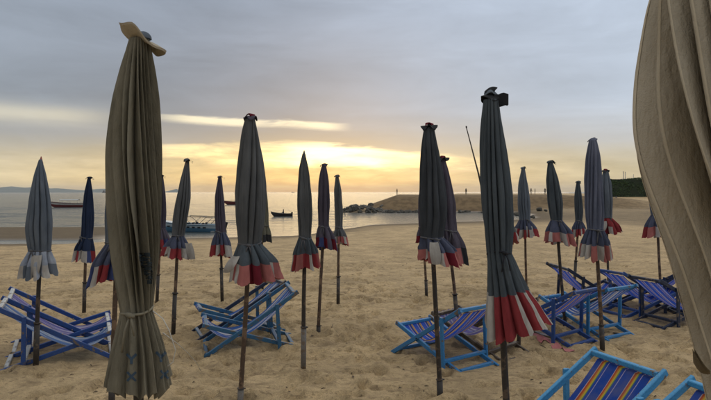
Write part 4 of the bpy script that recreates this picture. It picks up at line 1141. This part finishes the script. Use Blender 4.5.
for i in range(46):                                            # heaped tip of the groyne
    f = rr.random(); px = 342 + 40 * f
    Y = 106 + 10 * rr.random() + 3 * f
    hgt = max(0, 1.5 * math.exp(-((px - 352) / 9) ** 2) * rr.random() + .9 * math.exp(-((px - 370) / 14) ** 2) * rr.random())
    o = rock(px, 0, rr.uniform(.55, 1.2), 'grey boulder heaped at the left tip of the sand bank', 'boulders heaped at the tip of the bank', dark=rr.random() < .2, Y=Y)
    o.location.z = max(o.location.z, SEA + hgt)
for i in range(120):                                           # revetment line
    px = 343 + 150 * rr.random() ** 1.1; Y = 106.5 + 5.5 * rr.random()
    rock(px, 0, rr.uniform(.5, 1.1), 'small dark rock in the line along the foot of the sand bank', 'rocks lining the foot of the bank', dark=rr.random() < .75, Y=Y)
for px, py, sz, lb in ((515, 215, 1.1, 'dark rock in the tidal pool, left of the trio by the slate parasol'), (519, 215.6, 1.5, 'large dark rock in the tidal pool, middle of the trio by the slate parasol'),
        (523, 214.8, 1.0, 'dark rock in the tidal pool, right of the trio by the slate parasol'), (532, 218.6, .9, 'lone dark rock at the near edge of the tidal pool'), (534, 219.5, .6, 'smallest dark rock at the near edge of the tidal pool'),
        (540, 213.5, 1.2, 'dark rock on the far right bank of the tidal pool'), (546, 214, .8, 'smaller dark rock at the right end of the tidal pool'), (504, 214, 1.2, 'dark rock half behind the slate parasol in the tidal pool')):
    rock(px, py, sz, lb, 'dark rocks in the tidal pool', dark=1)

# ------------------------------------------------------------------ leaning bamboo mast
q0 = unproj(489, 218, 80); q1 = unproj(466.5, 128, 80)
gz0 = ground_z(q0.x, 80); q0.z = min(q0.z, gz0)
root = empty('leaning_mast', (q0.x, 80, gz0)); tag(root, 'tall thin mast leaning left behind the slate parasol', 'mast')
mb = MB(); mb.tube([Vector((0, 0, -.4)), (q1 - Vector((q0.x, 80, gz0))) * .5 + Vector((.12, 0, 0)), q1 - Vector((q0.x, 80, gz0))], [.14, .12, .07], 8); mb.build('mast_pole', M['pole_dark'], root, True)
mb = MB(); e_ = q1 - Vector((q0.x, 80, gz0)); mb.tube([e_, e_ + Vector((-.02, 0, .2)), e_ + Vector((-.1, 0, .32))], [.10, .12, .03], 8); mb.build('mast_head', M['hull_dark'], root, True)

# ------------------------------------------------------------------ hedge behind the beach, right
m, b, bs = new_mat('hedge_leaf')
oi = b.n.new('ShaderNodeNewGeometry')
c = b.ramp(oi.outputs['Random Per Island'], [(0, (.018, .045, .010)), (.5, (.03, .075, .016)), (.85, (.05, .11, .025)), (1, (.085, .15, .04))])
b.put(bs.inputs['Base Color'], c); bs.inputs['Roughness'].default_value = .6
M['leaf'] = m
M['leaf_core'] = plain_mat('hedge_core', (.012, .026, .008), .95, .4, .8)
HX0, HX1, HY = 78.0, 150.0, 184.0
hb = ground_z(95, HY) - .3; HT = 6.2
root = empty('hedge', (HX0, HY, hb)); tag(root, 'tall clipped dark green hedge behind the beach at the right', 'hedge')
rs_ = np.random.RandomState(9); N = 26000
side_ = rs_.rand(N); lx = rs_.rand(N) * (HX1 - HX0); lz = rs_.rand(N) ** .9 * HT; ly = np.where(side_ < .7, -.15 * rs_.rand(N) - .0, rs_.rand(N) * 3)
lz = np.where(side_ < .7, lz, HT - .25 + .3 * rs_.rand(N))
ly = ly + .35 * fbm(lx * .35, lz * .5, 2.2, 3); lz = lz + np.where(lz > HT - .9, .55 * fbm(lx * .33, ly * .2, 1.2, 3), 0)
sc_ = .12 + .14 * rs_.rand(N)
ax1 = rs_.randn(N, 3); ax1 /= np.linalg.norm(ax1, axis=1, keepdims=True); ax2 = np.cross(ax1, rs_.randn(N, 3)); ax2 /= np.linalg.norm(ax2, axis=1, keepdims=True)
ctr = np.stack([lx, ly, lz], 1)
V = np.stack([ctr - ax1 * sc_[:, None], ctr + ax2 * sc_[:, None] * .5, ctr + ax1 * sc_[:, None], ctr - ax2 * sc_[:, None] * .5], 1).reshape(-1, 3)
fo = big_mesh('foliage', V, np.arange(4 * N).reshape(-1, 4), M['leaf']); fo.parent = root; fo['kind'] = 'stuff'
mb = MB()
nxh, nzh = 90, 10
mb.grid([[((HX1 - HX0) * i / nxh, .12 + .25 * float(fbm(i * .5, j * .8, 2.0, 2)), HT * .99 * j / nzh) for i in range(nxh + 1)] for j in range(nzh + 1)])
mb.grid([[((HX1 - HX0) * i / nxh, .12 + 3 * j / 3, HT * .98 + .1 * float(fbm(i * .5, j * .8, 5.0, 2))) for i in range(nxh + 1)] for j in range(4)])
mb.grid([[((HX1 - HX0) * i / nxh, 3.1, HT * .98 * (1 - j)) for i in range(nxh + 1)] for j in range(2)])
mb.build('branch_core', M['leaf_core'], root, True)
for px, y0, w, lb in ((623.5, 171.5, .18, 'thin post, left of the close pair rising behind the hedge'), (625.3, 172, .14, 'thin post, right of the close pair rising behind the hedge'), (633.5, 174.5, .10, 'short thin post behind the middle of the hedge top'), (646.5, 172.5, .16, 'single thin post behind the right of the hedge')):
    Y = 190; pt = unproj(px, y0, Y); mb = MB(); mb.tube([(0, 0, 0), (0, 0, pt.z - .1)], w * .7, 8); mb.tube([(0, 0, pt.z - .12), (0, 0, pt.z)], w * .9, 8)
    tag(mb.build('post', M['metal'], None, True), lb, 'post').location = (pt.x, Y, 0)

# ------------------------------------------------------------------ evening haze over the bay
hz = MB(); hz.box((0, 4000, 35), (16000, 8400, 90))
hzm = bpy.data.materials.new('haze_air'); hzm.use_nodes = True
for n in list(hzm.node_tree.nodes):
    if n.type == 'BSDF_PRINCIPLED': hzm.node_tree.nodes.remove(n)
pv = hzm.node_tree.nodes.new('ShaderNodeVolumePrincipled'); pv.inputs['Color'].default_value = (.86, .88, .92, 1); pv.inputs['Density'].default_value = .00008
hzm.node_tree.links.new(pv.outputs[0], hzm.node_tree.nodes['Material Output'].inputs['Volume'])
tag(hz.build('haze', hzm), 'thin evening haze over the sea', None, None, 'stuff')
